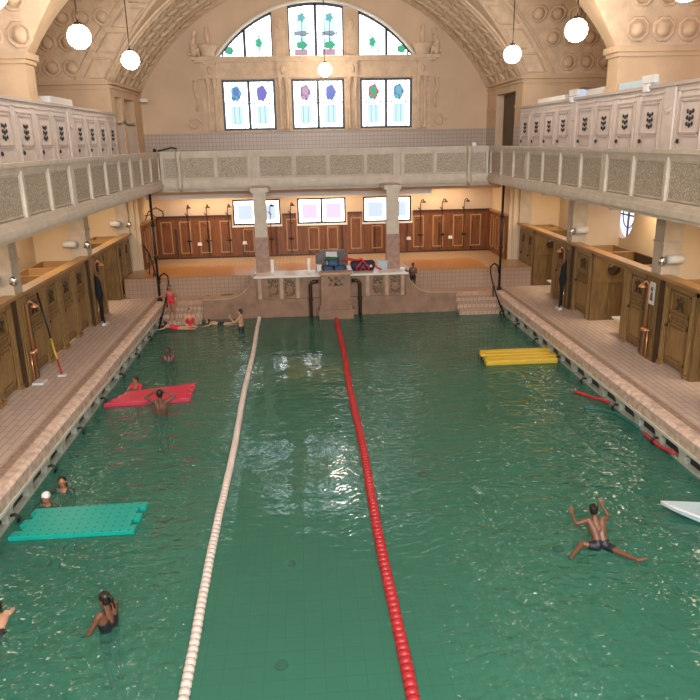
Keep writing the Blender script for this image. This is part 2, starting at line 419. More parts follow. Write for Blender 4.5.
# end wall with its window openings (front face at y=YB) ----------------------
LC, LR = 6.35, 4.81; LX = -.17
def lun(x): return LC + math.sqrt(max(0, LR * LR - (x - LX) ** 2))
up = [(-3.98, -1.86), (-1.21, .92), (1.56, 3.68)]
low = [(-3.86, -1.87), (-1.16, .88), (1.62, 3.67)]
b = MB(); T = .35
def strip_cols(xs, z0, z1):
    x = -10.2
    for (a, c) in xs: b.box(x, YB, z0, a, YB + T, z1); x = c
    b.box(x, YB, z0, 10.2, YB + T, z1)
b.box(-10.2, YB, 0, 10.2, YB + T, 2.63); strip_cols(low, 2.63, 3.69); b.box(-10.2, YB, 3.69, 10.2, YB + T, 6.44)
strip_cols(up, 6.44, 8.37); b.box(-10.2, YB, 8.37, 10.2, YB + T, 9.2)
lw = [(-4.02, -1.88), (-1.25, .93), (1.52, 3.68)]
b.box(-10.2, YB, 9.2, -4.02, YB + T, 12.5); b.box(3.68, YB, 9.2, 10.2, YB + T, 12.5)
b.box(-1.88, YB, 9.2, -1.25, YB + T, 12.5); b.box(.93, YB, 9.2, 1.52, YB + T, 12.5)
for (a, c) in lw:
    N = 10; pts = [(a + (c - a) * i / N, lun(a + (c - a) * i / N)) for i in range(N + 1)]
    for i in range(N): b.prism([pts[i], pts[i + 1], (pts[i + 1][0], 12.5), (pts[i][0], 12.5)], 'y', YB, YB + T)
struct('wall_end', b, M['plaster'])
b = MB(); b.box(-7.2, YB - .02, 4.68, 6.75, YB, 6.36); struct('trim_tile_band', b, M['tile_upper'])

# windows: frame + panes + painted motifs
YF = YB + .10
def ring_rect(b, x0, x1, z0, z1, w, y0, y1):
    b.box(x0, y0, z0, x0 + w, y1, z1); b.box(x1 - w, y0, z0, x1, y1, z1); b.box(x0 + w, y0, z0, x1 - w, y1, z0 + w); b.box(x0 + w, y0, z1 - w, x1 - w, y1, z1)
def medal(mb, cx, cz, rx, rz, y, n=14, wob=0.):
    pts = [(cx + rx * (1 + wob * math.cos(5 * 2 * PI * k / n)) * math.cos(2 * PI * k / n), cz + rz * (1 + wob * math.cos(5 * 2 * PI * k / n)) * math.sin(2 * PI * k / n)) for k in range(n)]
    mb.prism(pts, 'y', y - .008, y)
wn = 2
wcol = [('g_teal', 'g_blue'), ('g_blue', 'g_violet'), ('g_violet', 'g_pink'), ('g_violet', 'g_blue'), ('g_red', 'g_green'), ('g_blue', 'g_teal')]
ci = 0
for (a, c) in up:
    b = MB(); mid = (a + c) / 2
    ring_rect(b, a, c, 6.44, 8.37, .09, YF - .04, YF + .06); b.box(mid - .055, YF - .04, 6.5, mid + .055, YF + .06, 8.3)
    fr = struct('window_%d' % wn, b, M['window_frame']); wn += 1
    for (p, q) in ((a + .09, mid - .055), (mid + .055, c - .09)):
        g = MB(); g.box(p, YF, 6.53, q, YF + .02, 8.28); struct('pane', g, M['glass'], fr)
        g = MB(); g.box(p, YF - .015, 7.455, q, YF, 7.49); w_ = q - p
        for k in (.18, .82): g.box(p + w_ * k - .014, YF - .015, 6.53, p + w_ * k + .014, YF, 8.28)
        g.box(p, YF - .015, 6.60, q, YF, 6.615)
        struct('leading', g, M['lead'], fr)
        g = MB(); g.box(p + w_ * .24, YF - .008, 6.68, p + w_ * .76, YF, 7.38); struct('tinted_field', g, M['g_field'], fr)
        g = MB(); ring_rect(g, p + w_ * .22, p + w_ * .78, 7.54, 8.22, .03, YF - .012, YF); ring_rect(g, p + w_ * .38, p + w_ * .62, 6.68, 7.38, .022, YF - .012, YF); struct('inner_leading', g, M['g_lead'], fr)
        m1, m2 = wcol[ci]; ci += 1; cx = (p + q) / 2
        g = MB(); medal(g, cx, 7.86, .21, .29, YF, 20, .08); struct('painted_wreath', g, M[m1], fr)
        g = MB(); medal(g, cx, 7.92, .13, .17, YF - .008, 12); medal(g, cx - .09, 7.66, .10, .09, YF - .008, 10); medal(g, cx + .11, 7.72, .07, .08, YF - .008, 10)
        struct('painted_figure', g, M[m2], fr)
for li, (a, c) in enumerate(lw):
    N = 10; xs = [a + (c - a) * i / N for i in range(N + 1)]
    b = MB()
    for i in range(N):
        x1, x2 = xs[i], xs[i + 1]
        b.prism([(x1, lun(x1)), (x2, lun(x2)), (x2, max(9.2, lun(x2) - .10)), (x1, max(9.2, lun(x1) - .10))], 'y', YF - .04, YF + .06)
    for (xx, w_) in ((a, .05), (c, -.05)): b.box(xx, YF - .04, 9.2, xx + w_, YF + .06, max(9.25, lun(xx) - .03))
    mids = {0: (-2.98, -3.86), 1: (-.17,), 2: (2.64, 3.50)}[li]
    for k, mx in enumerate(mids):
        ww = .055 if k == 0 else .03
        b.box(mx - ww, YF - .04, 9.2, mx + ww, YF + .06, lun(mx) - .05)
    fr = struct('window_%d' % wn, b, M['window_frame']); wn += 1
    g = MB(); pts = [(a, 9.2)] + [(x, max(9.21, lun(x) - .04)) for x in xs] + [(c, 9.2)]
    g.prism(pts, 'y', YF, YF + .02); struct('pane', g, M['glass'], fr)
    g = MB(); g.box(a + (.9 if li == 0 else .05), YF - .015, 9.98, c - (.9 if li == 2 else .05), YF, 9.995)
    for k in range(1, 8):
        x = a + (c - a) * k / 8
        g.box(x - .011, YF - .015, 9.2, x + .011, YF, lun(x) - .08)
    struct('leading', g, M['lead'], fr)
    if li == 1:
        for sx in (-1, 1):
            cx = LX + sx * .55
            g = MB(); ring_rect(g, cx - .3, cx + .3, 9.5, 10.75, .025, YF - .012, YF); medal(g, cx, 10.05, .30, .10, YF - .002, 12, .2); struct('inner_leading', g, M['g_lead'], fr)
            g = MB(); g.box(cx - .30, YF - .02, 9.25, cx + .22, YF, 9.48); struct('painted_base', g, M['g_pink'], fr)
            g = MB(); medal(g, cx, 9.62, .22, .14, YF - .004, 14, .15); g.box(cx - .03, YF - .02, 9.4, cx + .03, YF, 9.9); struct('painted_plant', g, M['g_green'], fr)
            g = MB(); medal(g, cx, 10.35, .24, .45, YF, 18, .12); medal(g, cx, 9.72, .24, .25, YF, 14, .1); struct('painted_tree', g, M['g_pale'], fr)
            g = MB(); medal(g, cx, 10.62, .15, .15, YF - .008, 10, .25)
            g.tube([(cx + sx * .38, YF - .012, 10.4), (cx + sx * .28, YF - .012, 10.0), (cx + sx * .30, YF - .012, 9.7), (cx + sx * .5, YF - .012, 9.4)], .018, 5)
            struct('painted_branch', g, M['g_teal'], fr)
    else:
        sx = -1 if li == 0 else 1
        cx = LX + sx * 2.25
        g = MB(); ring_rect(g, cx - .24, cx + .24, 9.33, 9.98, .03, YF - .014, YF); struct('painted_frame', g, M['lead'], fr)
        g = MB(); medal(g, cx, 9.68, .19, .26, YF, 16, .1); struct('painted_wreath', g, M['g_pale'], fr)
        g = MB(); medal(g, cx, 9.72, .12, .16, YF - .008, 12, .2); struct('painted_plant', g, M['g_green'], fr)
        g = MB(); medal(g, LX + sx * 3.42, 9.45, .17, .15, YF - .004, 12, .1); struct('painted_leaf', g, M['g_green'], fr)
for wi, (a, c) in enumerate(low):
    b = MB(); mid = (a + c) / 2
    ring_rect(b, a, c, 2.63, 3.69, .07, YF - .04, YF + .06); b.box(mid - .05, YF - .04, 2.68, mid + .05, YF + .06, 3.64)
    fr = struct('window_%d' % wn, b, M['window_frame']); wn += 1
    for (p, q) in ((a + .07, mid - .05), (mid + .05, c - .07)):
        g = MB(); g.box(p, YF, 2.70, q, YF + .02, 3.62); struct('pane', g, M['glass_low'], fr)
        g = MB(); ring_rect(g, p + .12, q - .12, 2.82, 3.46, .015, YF - .012, YF); struct('leading', g, M['lead'], fr)
        g = MB(); g.box(p + .14, YF - .006, 2.84, q - .14, YF, 3.44); struct('tinted_field', g, glow('tint', (.56, .64, .82) if wi != 1 else (.72, .56, .80), .95), fr)
    g = MB(); g.box(a - .05, YB - .1, 2.56, c + .05, YB + .05, 2.63); struct('window_sill', g, M['white_stone'], fr)

# stone frame around the windows ----------------------------------------------
arch = thing('window_surround', 'carved plaster architrave framing the high arched windows on the end wall', 'architrave', (LX, YB, 6.4))
b = MB()
b.box(-5.05, YB - .32, 9.08, 4.72, YB, 9.2); b.box(-4.95, YB - .25, 9.0, 4.62, YB, 9.08); b.box(-4.75, YB - .12, 8.42, 4.42, YB, 9.0)
b.box(-4.85, YB - .18, 8.40, 4.52, YB, 8.48)
obj('entablature', b, M['stucco_relief'], arch, True)
b = MB(); b.box(-4.75, YB - .06, 6.38, 4.42, YB - .0, 6.44)
for x0, x1 in ((-4.75, -4.0), (-1.84, -1.23), (.94, 1.54), (3.70, 4.42)): b.box(x0, YB - .08, 6.4, x1, YB, 8.42)
obj('backing_pilasters', b, M['stucco_relief'], arch, True)
for cx in (-4.37, -1.535, 1.24, 4.06):
    for dx in (-.13, .13):
        b = MB(); b.lathe([(.085, 6.44), (.085, 6.5), (.06, 6.54), (.055, 7.4), (.05, 8.05), (.075, 8.1), (.06, 8.14), (.11, 8.38), (.11, 8.42)], (cx + dx, YB - .17, 0), 10)
        obj('colonnette', b, M['stucco_relief'], arch, True)
    b = MB(); b.box(cx - .2, YB - .26, 8.42, cx + .2, YB - .1, 9.0); b.box(cx - .24, YB - .3, 8.92, cx + .24, YB - .1, 9.0)
    b.ball((cx, YB - .27, 8.7), (.1, .05, .16), 10, 6)
    obj('frieze_block', b, M['stucco_relief'], arch, True)
b = MB()
for x in (-1.565, 1.225):
    b.box(x - .2, YB - .08, 9.2, x + .2, YB, 10.6); b.ball((x, YB - .1, 10.35), (.14, .06, .2), 10, 6); b.box(x - .16, YB - .14, 9.2, x + .16, YB, 9.4)
obj('arch_mullion', b, M['stucco_relief'], arch, True)
for i in range(24):
    pass
b = MB(); N = 30; pr = []
a0 = math.asin((3.95) / LR)
for i in range(N + 1):
    t = -a0 + 2 * a0 * i / N; pr.append((LX + (LR + .06) * math.sin(t), YB - .02, LC + (LR + .06) * math.cos(t)))
b.tube(pr, .07, 6); obj('arch_moulding', b, M['white_stone'], arch, True)
for sx in (-1, 1):
    x = LX + sx * 4.72
    b = MB(); pts = []
    for i in range(22):
        t = i / 21 * 2.4 * PI; r = .27 * (1 - i / 30); pts.append((x + sx * (.25 - 0) + r * math.cos(t), YB - .06, 6.72 + r * math.sin(t)))
    b.tube(pts, .05, 6); b.tube([(x + sx * .1, YB - .06, 7.2), (x + sx * .02, YB - .06, 7.6), (x + sx * .16, YB - .06, 8.0), (x + sx * .1, YB - .06, 8.35)], [.05, .08, .06, .1], 6)
    obj('scroll', b, M['stucco_relief'], arch, True)
# sculptures on the cornice ends
for sx, side in ((-1, 'left'), (1, 'right')):
    cx = LX + sx * 4.35
    t = thing('cornice_sculpture', 'plaster sculpture of seated figure beside fountain bowl on %s end of cornice' % side, 'sculpture', (cx, YB - .2, 9.2))
    b = MB(); b.lathe([(.001, 0), (.30, 0), (.26, .08), (.30, .2), (.42, .36), (.40, .42), (.10, .45), (.07, .6), (.12, .75), (.05, .95), (.08, 1.05), (.001, 1.15)], (-sx * .12, 0, .0), 14)
    obj('fountain_bowl', b, M['stucco_relief'], t)
    b = MB(); q = sx * .42
    b.cone((q, 0, .12), (q + sx * .03, 0, .42), .13, .12); b.cone((q, 0, .42), (q - sx * .03, 0, .66), .11, .09); b.ball((q - sx * .08, 0, .88), (.10, .10, .12), 10, 8)
    b.cone((q, 0, .70), (q - sx * .05, -.02, .78), .07, .05)
    b.cone((q - sx * .03, -.08, .66), (q + sx * .08, -.1, .46), .05, .04); b.cone((q + sx * .08, -.1, .46), (q - sx * .12, -.08, .40), .04, .035)
    b.cone((q, -.05, .18), (q - sx * .18, -.1, .3), .08, .07); b.cone((q - sx * .18, -.1, .3), (q - sx * .2, -.08, .04), .06, .04)
    b.cone((q + sx * .03, .05, .18), (q + sx * .2, .02, .1), .08, .06)
    o = obj('figure', b, M['stucco_relief'], t)
    md = o.modifiers.new('r', 'REMESH'); md.mode = 'VOXEL'; md.voxel_size = .025; md.use_smooth_shade = True
# ------------------------------------------------------------------ vaults
def xn(z):
    return math.sqrt(max(0, NR * NR - (z - NC) ** 2))
def wbar(z):
    if z <= SPR: return RB
    d = RB * RB - (z - SPR) ** 2
    return math.sqrt(d) if d > 0 else 0
zs = [NC + NR * math.sin(a) for a in [math.asin((SPR - NC) / NR) + (PI / 2 - math.asin((SPR - NC) / NR)) * i / 40 for i in range(41)]]
def nave_seg(name, ya, yb):      # ya / yb: functions of z
    b = MB()
    for sx in (-1, 1):
        vs = []; fs = []
        K = 6
        for z in zs:
            for k in range(K + 1): y = ya(z) + (yb(z) - ya(z)) * k / K; vs.append((X0 + sx * xn(z), y, z))
        for i in range(len(zs) - 1):
            for k in range(K):
                q = (i * (K + 1) + k, i * (K + 1) + k + 1, (i + 1) * (K + 1) + k + 1, (i + 1) * (K + 1) + k); fs.append(q if sx < 0 else q[::-1])
        b.add(vs, fs, True)
    return struct(name, b, M['stucco'])
nave_seg('ceiling_nave_1', lambda z: YC[0] + wbar(z), lambda z: YB)
for i in range(3): nave_seg('ceiling_nave_%d' % (i + 2), lambda z, i=i: YC[i + 1] + wbar(z), lambda z, i=i: YC[i] - wbar(z))
nave_seg('ceiling_nave_5', lambda z: YREAR, lambda z: YC[3] - wbar(z))

def barrel_pt(yc, phi, x, r=RB): return Vector((x, yc + r * math.cos(phi), SPR + r * math.sin(phi)))
for bi, yc in enumerate(YC):
    for sx, side in ((-1, 'left'), (1, 'right')):
        XO = 10.0 if bi == 0 else 8.95
        b = MB(); NP = 32; NX = 5; vs = []; fs = []
        for i in range(NP + 1):
            phi = PI * i / NP; z = SPR + RB * math.sin(phi); xi = X0 + sx * xn(z)
            for k in range(NX + 1): vs.append(barrel_pt(yc, phi, xi + (sx * XO - xi) * k / NX))
        for i in range(NP):
            for k in range(NX): fs.append((i * (NX + 1) + k, i * (NX + 1) + k + 1, (i + 1) * (NX + 1) + k + 1, (i + 1) * (NX + 1) + k))
        b.add(vs, fs, True)
        if bi < 3:
            # octagonal coffers
            rows = 14
            for i in range(rows):
                phi = PI * (i + .52) / rows
                z = SPR + RB * math.sin(phi); xa = xn(z) + ((1.25 if bi == 0 and phi < PI / 2 else (.5 if bi == 0 else .22)))
                x = 9.62 if bi == 0 else 8.55; 
                while x > xa + .25:
                    rad = .265
                    pts = []
                    for k in range(8):
                        a = PI / 8 + k * PI / 4; du = rad * math.cos(a); dv = rad * math.sin(a)
                        pts.append(barrel_pt(yc, phi + dv / RB, sx * x + du, RB - .01))
                    b.tube(pts, .05, 5, closed=True)
                    b.ball(barrel_pt(yc, phi, sx * x, RB + .04), (.2, .2, .2), 8, 6)
                    x -= .64
            # rectangular panels on the rib next to the nave
            for i in range(7 if bi == 0 else 0):
                p0 = PI * (i + .12) / 14; p1 = PI * (i + .88) / 14
                pts = []
                for (u, v) in ((.22, 0), (.5, 0), (.85, 0), (.85, 1), (.5, 1), (.22, 1)):
                    phi = p0 + (p1 - p0) * v; z = SPR + RB * math.sin(phi)
                    pts.append(barrel_pt(yc, phi, X0 + sx * (xn(z) + u), RB - .005))
                b.tube(pts, .035, 4, closed=True)
            for u in (.08, 1.1) if bi == 0 else ():
                pts = [barrel_pt(yc, PI * i / 80, X0 + sx * (xn(SPR + RB * math.sin(PI * i / 80)) + u), RB - .01) for i in range(41)]
                b.tube(pts, .06, 5)
        struct('ceiling_bay_%s_%d' % (side, bi + 1), b, M['stucco_relief'])

# wavy leaf relief on the last vault bay
b = MB()
def npt(th, y, r=NR): return Vector((X0 + r * math.sin(th), y, NC + r * math.cos(th)))
thm = math.acos((SPR - NC) / NR)
for row in range(6):
    y0 = 25.75 + row * .70
    nth = 46
    for i in range(nth):
        th = -thm + 2 * thm * (i + .5) / nth
        s_ = 1 if row % 2 else -1
        pts = []
        for k in range(6):
            u = k / 5 - .5
            pts.append(npt(th + s_ * .028 * math.sin(u * PI * 1.3), y0 + .33 + u * .56, NR - .02))
        b.tube(pts, [.02, .06, .075, .075, .06, .02], 5)
for y in (25.55, 29.85):
    b.tube([npt(-thm + 2 * thm * i / 50, y, NR - .02) for i in range(51)], .09, 6)
b.tube([npt(-thm + 2 * thm * i / 50, 25.3, NR - .02) for i in range(51)], .06, 6)
struct('trim_vault_relief', b, M['stucco_relief'])

# piers, transverse walls, cornices ---------------------------------------------
def pier(y0, y1, sx, xo, name):
    xi = X0 + sx * 7.0
    b = MB(); b.box(xi, y0, 4.68, sx * xo, y1, SPR + .02); 
    for (z, d, h) in ((SPR - .12, .10, .14), (SPR - .22, .05, .10), (6.98, .05, .09)):
        b.box(xi - sx * d, y0 - d, z, sx * xo, y1 + d, z + h)
    struct(name, b, M['stucco'])
def outline_arch(cx, w, z0, zc, n=12):
    return [(cx - w, z0), (cx - w, zc)] + [(cx - w * math.cos(PI * i / n), zc + w * math.sin(PI * i / n)) for i in range(1, n)] + [(cx + w, zc), (cx + w, z0)]
for sx, side in ((-1, 'left'), (1, 'right')):
    for i, (y0, y1) in enumerate(((17.75, 18.35), (10.35, 10.95), (2.95, 3.55))): pier(y0, y1, sx, 10.0 if i == 0 else 9.0, 'wall_pier_%s_%d' % (side, i + 1))
    # far transverse wall (y 25.3) with a low arched passage on the right
    xi = X0 + sx * 7.0; b = MB()
    xc = xi + sx * .35
    if side == 'right':
        cx = 9.05; w_ = .52; zc = 7.05
        b.box(xc, 25.3, 4.68, cx - w_, 25.7, zc); b.box(cx + w_, 25.3, 4.68, 10.0, 25.7, zc)
        b.box(xc, 25.3, 7.7, 10.0, 25.7, SPR + .02); b.box(xc, 25.3, zc, cx - w_, 25.7, 7.7); b.box(cx + w_, 25.3, zc, 10, 25.7, 7.7)
        for k in range(12):
            a, c = PI * k / 12, PI * (k + 1) / 12
            p = [(cx - w_ * math.cos(a), zc + w_ * math.sin(a)), (cx - w_ * math.cos(c), zc + w_ * math.sin(c))]
            b.prism([p[0], p[1], (cx - w_ * math.cos(c) , 7.7 ), (cx - w_ * math.cos(a), 7.7)] if True else p, 'y', 25.3, 25.7)
        b.tube([(cx - .60 * math.cos(PI * k / 14), 25.29, zc + .60 * math.sin(PI * k / 14)) for k in range(15)], .06, 6)
    else: b.box(xc, 25.3, 4.68, -10.0, 25.7, SPR + .02)
    for (z, d, h) in ((SPR - .12, .10, .14), (SPR - .26, .05, .08), (6.98, .04, .07)):
        if side == 'right' and z < 7.2: b.box(xi, 25.3 - d, z, 8.38, 25.3, z + h)
        else: b.box(xi, 25.3 - d, z, sx * 10, 25.3, z + h)
    if side == 'left': b.box(-8.75, 25.27, 4.7, -8.69, 25.3, SPR - .25)
    struct('wall_cross_' + side, b, M['stucco'])
    # side wall of the last bay
    b = MB()
    ops = [(26.1, 28.6)] if side == 'right' else [(25.85, 26.75), (27.2, 28.75)]
    ztop = 7.56; y = 25.3; xa, xb = xi, xi + sx * .35
    for (p, q) in ops:
        b.box(xa, y, 4.68, xb, p, ztop); y = q
    b.box(xa, y, 4.68, xb, YB, ztop); b.box(xa, 25.3, ztop, xb, YB, SPR + .02)
    for (z, d, h) in ((SPR - .10, .09, .12), (SPR - .22, .05, .06)): b.box(xa - sx * d, 25.3, z, xa, YB, z + h)
    if side == 'right': b.box(xa - .03, 25.3, 7.0, xa, 26.1, 7.07); b.box(xa - .03, 28.6, 7.0, xa, YB, 7.07)
    struct('wall_last_bay_' + side, b, M['stucco'])
    b = MB()
    for (p, q) in ([(25.3, 26.1), (28.6, YB - .02)] if side == 'right' else [(25.3, 25.85), (26.75, 27.2), (28.75, YB - .02)]):
        b.box(xa - sx * .015, p, 4.68, xa, q, 6.36)
    struct('trim_tile_side_' + side, b, M['tile_upper_x'] if side == 'right' else M['stucco'])
    if side == 'right':
        b = MB(); b.box(xa + .30, 26.1, 4.68, xa + .34, 28.6, ztop); o = struct('door_1', b, M['oak_dark'])
        h = MB(); h.ball((xa + .27, 26.5, 5.7), .04, 8, 6); struct('door_handle', h, M['steel'], o)
    else:
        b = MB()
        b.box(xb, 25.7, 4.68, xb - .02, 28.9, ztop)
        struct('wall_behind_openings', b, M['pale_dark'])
        b = MB(); b.box(xa, 25.85, 6.7, xb, 28.75, 6.78)
        b.box(xa - .06, 25.85, 4.68, xa - .01, 26.75, 6.62); b.box(xa - .06, 27.2, 4.68, xa - .01, 28.75, 6.62); struct('trim_opening_screens', b, M['pale_paint'])
# roof over last side bays + behind camera
b = MB(); b.box(-10.3, YREAR - .3, 12.2, 10.3, YB + .4, 12.4); struct('ceiling_roof', b, M['plaster'])
# unseen rear wall; glowing windows added behind the viewer to light the hall
b = MB(); y0, y1 = YREAR - .3, YREAR
b.box(-10.3, y0, -1, -5.2, y1, 12.3); b.box(5.2, y0, -1, 10.3, y1, 12.3); b.box(-5.2, y0, -1, 5.2, y1, 6.4); b.box(-5.2, y0, 11.2, 5.2, y1, 12.3)
b.box(-1.9, y0, 6.4, -1.4, y1, 11.2); b.box(1.4, y0, 6.4, 1.9, y1, 11.2)
struct('wall_rear', b, M['plaster'])
for (a, c) in ((-5.2, -1.9), (-1.4, 1.4), (1.9, 5.2)):
    b = MB(); ring_rect(b, a, c, 6.4, 11.2, .1, y0 + .08, y0 + .2); fr = struct('window_%d' % wn, b, M['window_frame']); wn += 1
    g = MB(); g.box(a + .1, y0 + .1, 6.5, c - .1, y0 + .12, 11.1); struct('pane', g, M['rear_glow'], fr)
# ------------------------------------------------------------------ galleries: balustrades, soffit, columns
b = MB(); b.box(-6.1, 26.45, 4.40, 6.1, YB, 4.66); struct('floor_gallery_end', b, M['gallery_floor'])
POSTS = [10.5 + 1.425 * k for k in range(-9, 12)]
def bal_piece(t, fn, a, c, first):
    """one relief panel between two posts; fn(u, d, z) maps run, depth, height to the scene"""
def balustrade(name, label, fn, u0, u1, posts, wide, consoles=()):
    t = thing(name, label, 'balustrade', fn((u0 + u1) / 2, .1, 4.55))
    def B(parts, nm, mat):
        b = MB()
        for (a, d0, z0, c, d1, z1) in parts:
            p = fn(a, d0, z0); q = fn(c, d1, z1); b.box(*p, *q)
        obj(nm, b, mat, t, True)
    B([(u0, -.06, 5.62, u1, .26, 5.70), (u0, -.02, 5.56, u1, .22, 5.62), (u0, 0, 5.50, u1, .18, 5.56)], 'top_rail', M['rail'])
    B([(u0, -.10, 4.48, u1, .22, 4.60), (u0, -.06, 4.60, u1, .20, 4.68), (u0, -.02, 4.68, u1, .18, 4.74), (u0, -.04, 4.40, u1, .3, 4.48)], 'base_moulding', M['rail'])
    B([(u0, .07, 4.74, u1, .16, 5.50)], 'backing', M['rail'])
    for p in posts:
        w_ = .13 if p in wide else .05
        B([(p - w_, -.03, 4.70, p + w_, .18, 5.56)], 'post', M['rail'])
    for p, q in zip(posts[:-1], posts[1:]):
        a = p + (.13 if p in wide else .05) + .035; c = q - (.13 if q in wide else .05) - .035
        if c - a < .2: continue
        B([(a, .03, 4.79, c, .07, 5.47)], 'relief_panel', M['rail_panel'])
        B([(a - .025, .02, 4.765, c + .025, .07, 4.79), (a - .025, .02, 5.47, c + .025, .07, 5.495), (a - .025, .02, 4.79, a, .07, 5.47), (c, .02, 4.79, c + .025, .07, 5.47)], 'panel_frame', M['rail'])
    for p in consoles:
        b = MB(); pts = [(-.02, 5.70), (-.14, 5.62), (-.17, 5.5), (-.07, 5.2), (-.04, 4.95), (-.12, 4.7), (-.18, 4.5), (-.06, 4.3)]
        b.tube([fn(p, d, z) for d, z in pts], [.09, .1, .09, .07, .07, .08, .09, .04], 8); obj('console', b, M['rail'], t, True)
    return t
NICHE = [5.1, 10.55, 16.25, 21.95]
wideset = [p for p in POSTS if min(abs(p - n) for n in NICHE + [27.5]) < .3]
for sx, side in ((-1, 'left'), (1, 'right')):
    def fn(u, d, z, sx=sx): return (sx * (6.0 + d), u, z)
    lab = 'pale gallery balustrade with carved relief panels above the %s-hand row of wooden cabins' % side
    balustrade('gallery_balustrade', lab, fn, YREAR, 26.3, [p for p in POSTS if p < 26.3] + [26.22], wideset)
    # scalloped stucco valance brackets under the gallery edge
    b = MB()
    for y in NICHE + [27.45]:
        for s_ in (-1, 1):
            pr = [(y + s_ * .2, 4.52), (y + s_ * .2, 4.1), (y + s_ * .35, 4.28), (y + s_ * .6, 4.36), (y + s_ * 1.0, 4.44), (y + s_ * 1.3, 4.52)]
            b.prism(pr if s_ > 0 else pr[::-1], 'x', sx * 7.55, sx * 7.8)
    b.box(sx * 6.15, YREAR, 4.44, sx * 6.5, 26.3, 4.52); b.box(sx * 7.5, YREAR, 4.40, sx * 7.9, YB, 4.52)
    for y in [7.8, 13.4, 19.1, 24.75]:
        pr = [(y - .7, 4.40), (y - .5, 4.2), (y - .25, 4.12), (y, 4.0), (y + .25, 4.12), (y + .5, 4.2), (y + .7, 4.40)]
        b.prism(pr, 'x', sx * 7.5, sx * 7.7)
    struct('trim_gallery_edge_' + side, b, M['rail'])
    for i, y in enumerate(NICHE + [27.45]):
        b = MB(); b.box(sx * 7.98, y - .02, DZ, sx * 9.15, y + .14, 4.52); struct('wall_partition_%s_%d' % (side, i + 1), b, M['cream'])
        t = thing('column', 'square painted column under the %s gallery, %s' % (side, ('level with the viewer', 'near the picture edge', 'second visible from the near end', 'rising behind the middle shower niche', 'at the far end of the cabin row')[i]), 'column', (sx * 7.76, y, DZ))
        b = MB(); b.box(sx * 7.52, y - .24, DZ, sx * 7.98, y + .22, 4.40); obj('shaft', b, M['rail'], t, True)
        b = MB(); b.box(sx * 7.47, y - .29, 4.28, sx * 8.03, y + .27, 4.40); b.box(sx * 7.49, y - .27, 3.5, sx * 8.0, y + .25, 3.54); obj('capital', b, M['rail'], t, True)
def fnb(u, d, z): return (u, 26.3 + d, z)
balustrade('gallery_balustrade', 'tan gallery balustrade with relief panels crossing below the big end windows', fnb, -5.98, 5.98,
           [-5.9, -5.3, -4.0, -2.80, -2.50, -1.2, .03, 1.39, 2.45, 2.76, 3.95, 5.22, 5.9], [], (-5.3, 5.22))
b = MB(); b.box(-7.0, 28.3, 3.92, 4.2, 28.55, 4.06); b.box(-7.0, 28.2, 4.06, 7.0, 28.6, 4.4); struct('trim_duct', b, M['cream'])
b = MB(); b.box(-7.0, 28.19, 3.90, 4.2, 28.3, 4.06); tag(obj('light_trough', b, M['white']), 'long cream light trough under the end gallery above showers', 'light fitting')
b = MB(); b.box(-6.1, 26.5, 4.28, 6.1, 26.8, 4.42); b.box(-7.5, 25.0, 4.38, 7.5, 26.4, 4.44) if False else None; struct('trim_soffit_beam', b, M['rail'])
# black iron posts and hooked handrails at the two far corners
for sx, side in ((-1, 'left'), (1, 'right')):
    b = MB(); b.tube([(sx * 6.12, 24.75, .63), (sx * 6.12, 24.75, 4.45)], .044, 10); b.lathe([(.1, .63), (.1, .68), (.06, .74)], (sx * 6.12, 24.75, 0), 12)
    for z in (3.3, 2.2): b.ball((sx * 6.12, 24.75, z), .08, 10, 6)
    tag(obj('iron_post', b, M['iron']), 'tall thin black iron post rising from the %s far corner of the pool' % side, 'post')
    t = thing('handrail', 'dark curved handrail leading down the %s-hand pool steps' % side, 'handrail', (sx * 5.95, 24.6, DZ))
    b = MB(); b.tube([(sx * 6.08, 24.75, 1.30), (sx * 6.04, 24.75, 1.52), (sx * 5.9, 24.75, 1.62), (sx * 5.76, 24.7, 1.52), (sx * 5.74, 24.62, 1.3), (sx * 5.82, 24.5, .9), (sx * 5.88, 24.3, .6), (sx * 5.92, 23.9, .3), (sx * 5.95, 23.4, .02), (sx * 5.97, 23.0, -.1)], .03, 8)
    obj('rail', b, M['iron'], t, True)
    b = MB(); b.tube([(sx * 5.82, 24.5, .9), (sx * 5.84, 24.5, .4)], .022, 8); b.ball((sx * 6.08, 24.75, 1.3), .05, 8, 6); obj('stanchion', b, M['iron'], t, True)
t = thing('iron_bracket', 'curly wrought iron bracket on the left wall above the shower panelling', 'bracket', (-7.0, 28.2, 3.4))
b = MB(); b.tube([(-7.1, 28.2, 3.1), (-6.95, 28.2, 3.45), (-6.65, 28.2, 3.6), (-6.4, 28.2, 3.45), (-6.38, 28.2, 3.2)], .025, 6); b.tube([(-7.1, 28.2, 3.3), (-6.8, 28.2, 3.35), (-6.6, 28.2, 3.15)], .02, 6); obj('scroll', b, M['brass_dark'], t, True)
b = MB(); b.tube([(-7.1, 27.2, 2.3), (-6.95, 26.8, 2.35), (-6.7, 26.4, 2.1), (-6.5, 26.0, 1.7), (-6.4, 25.7, 1.35)], .03, 8); b.tube([(-6.7, 26.4, 2.1), (-6.75, 26.4, 1.3)], .02, 6); b.tube([(-6.45, 25.8, 1.5), (-6.5, 25.8, 1.3)], .02, 6)
tag(obj('stair_rail', b, M['iron']), 'black curved stair rail beside the left end of the shower platform', 'handrail')

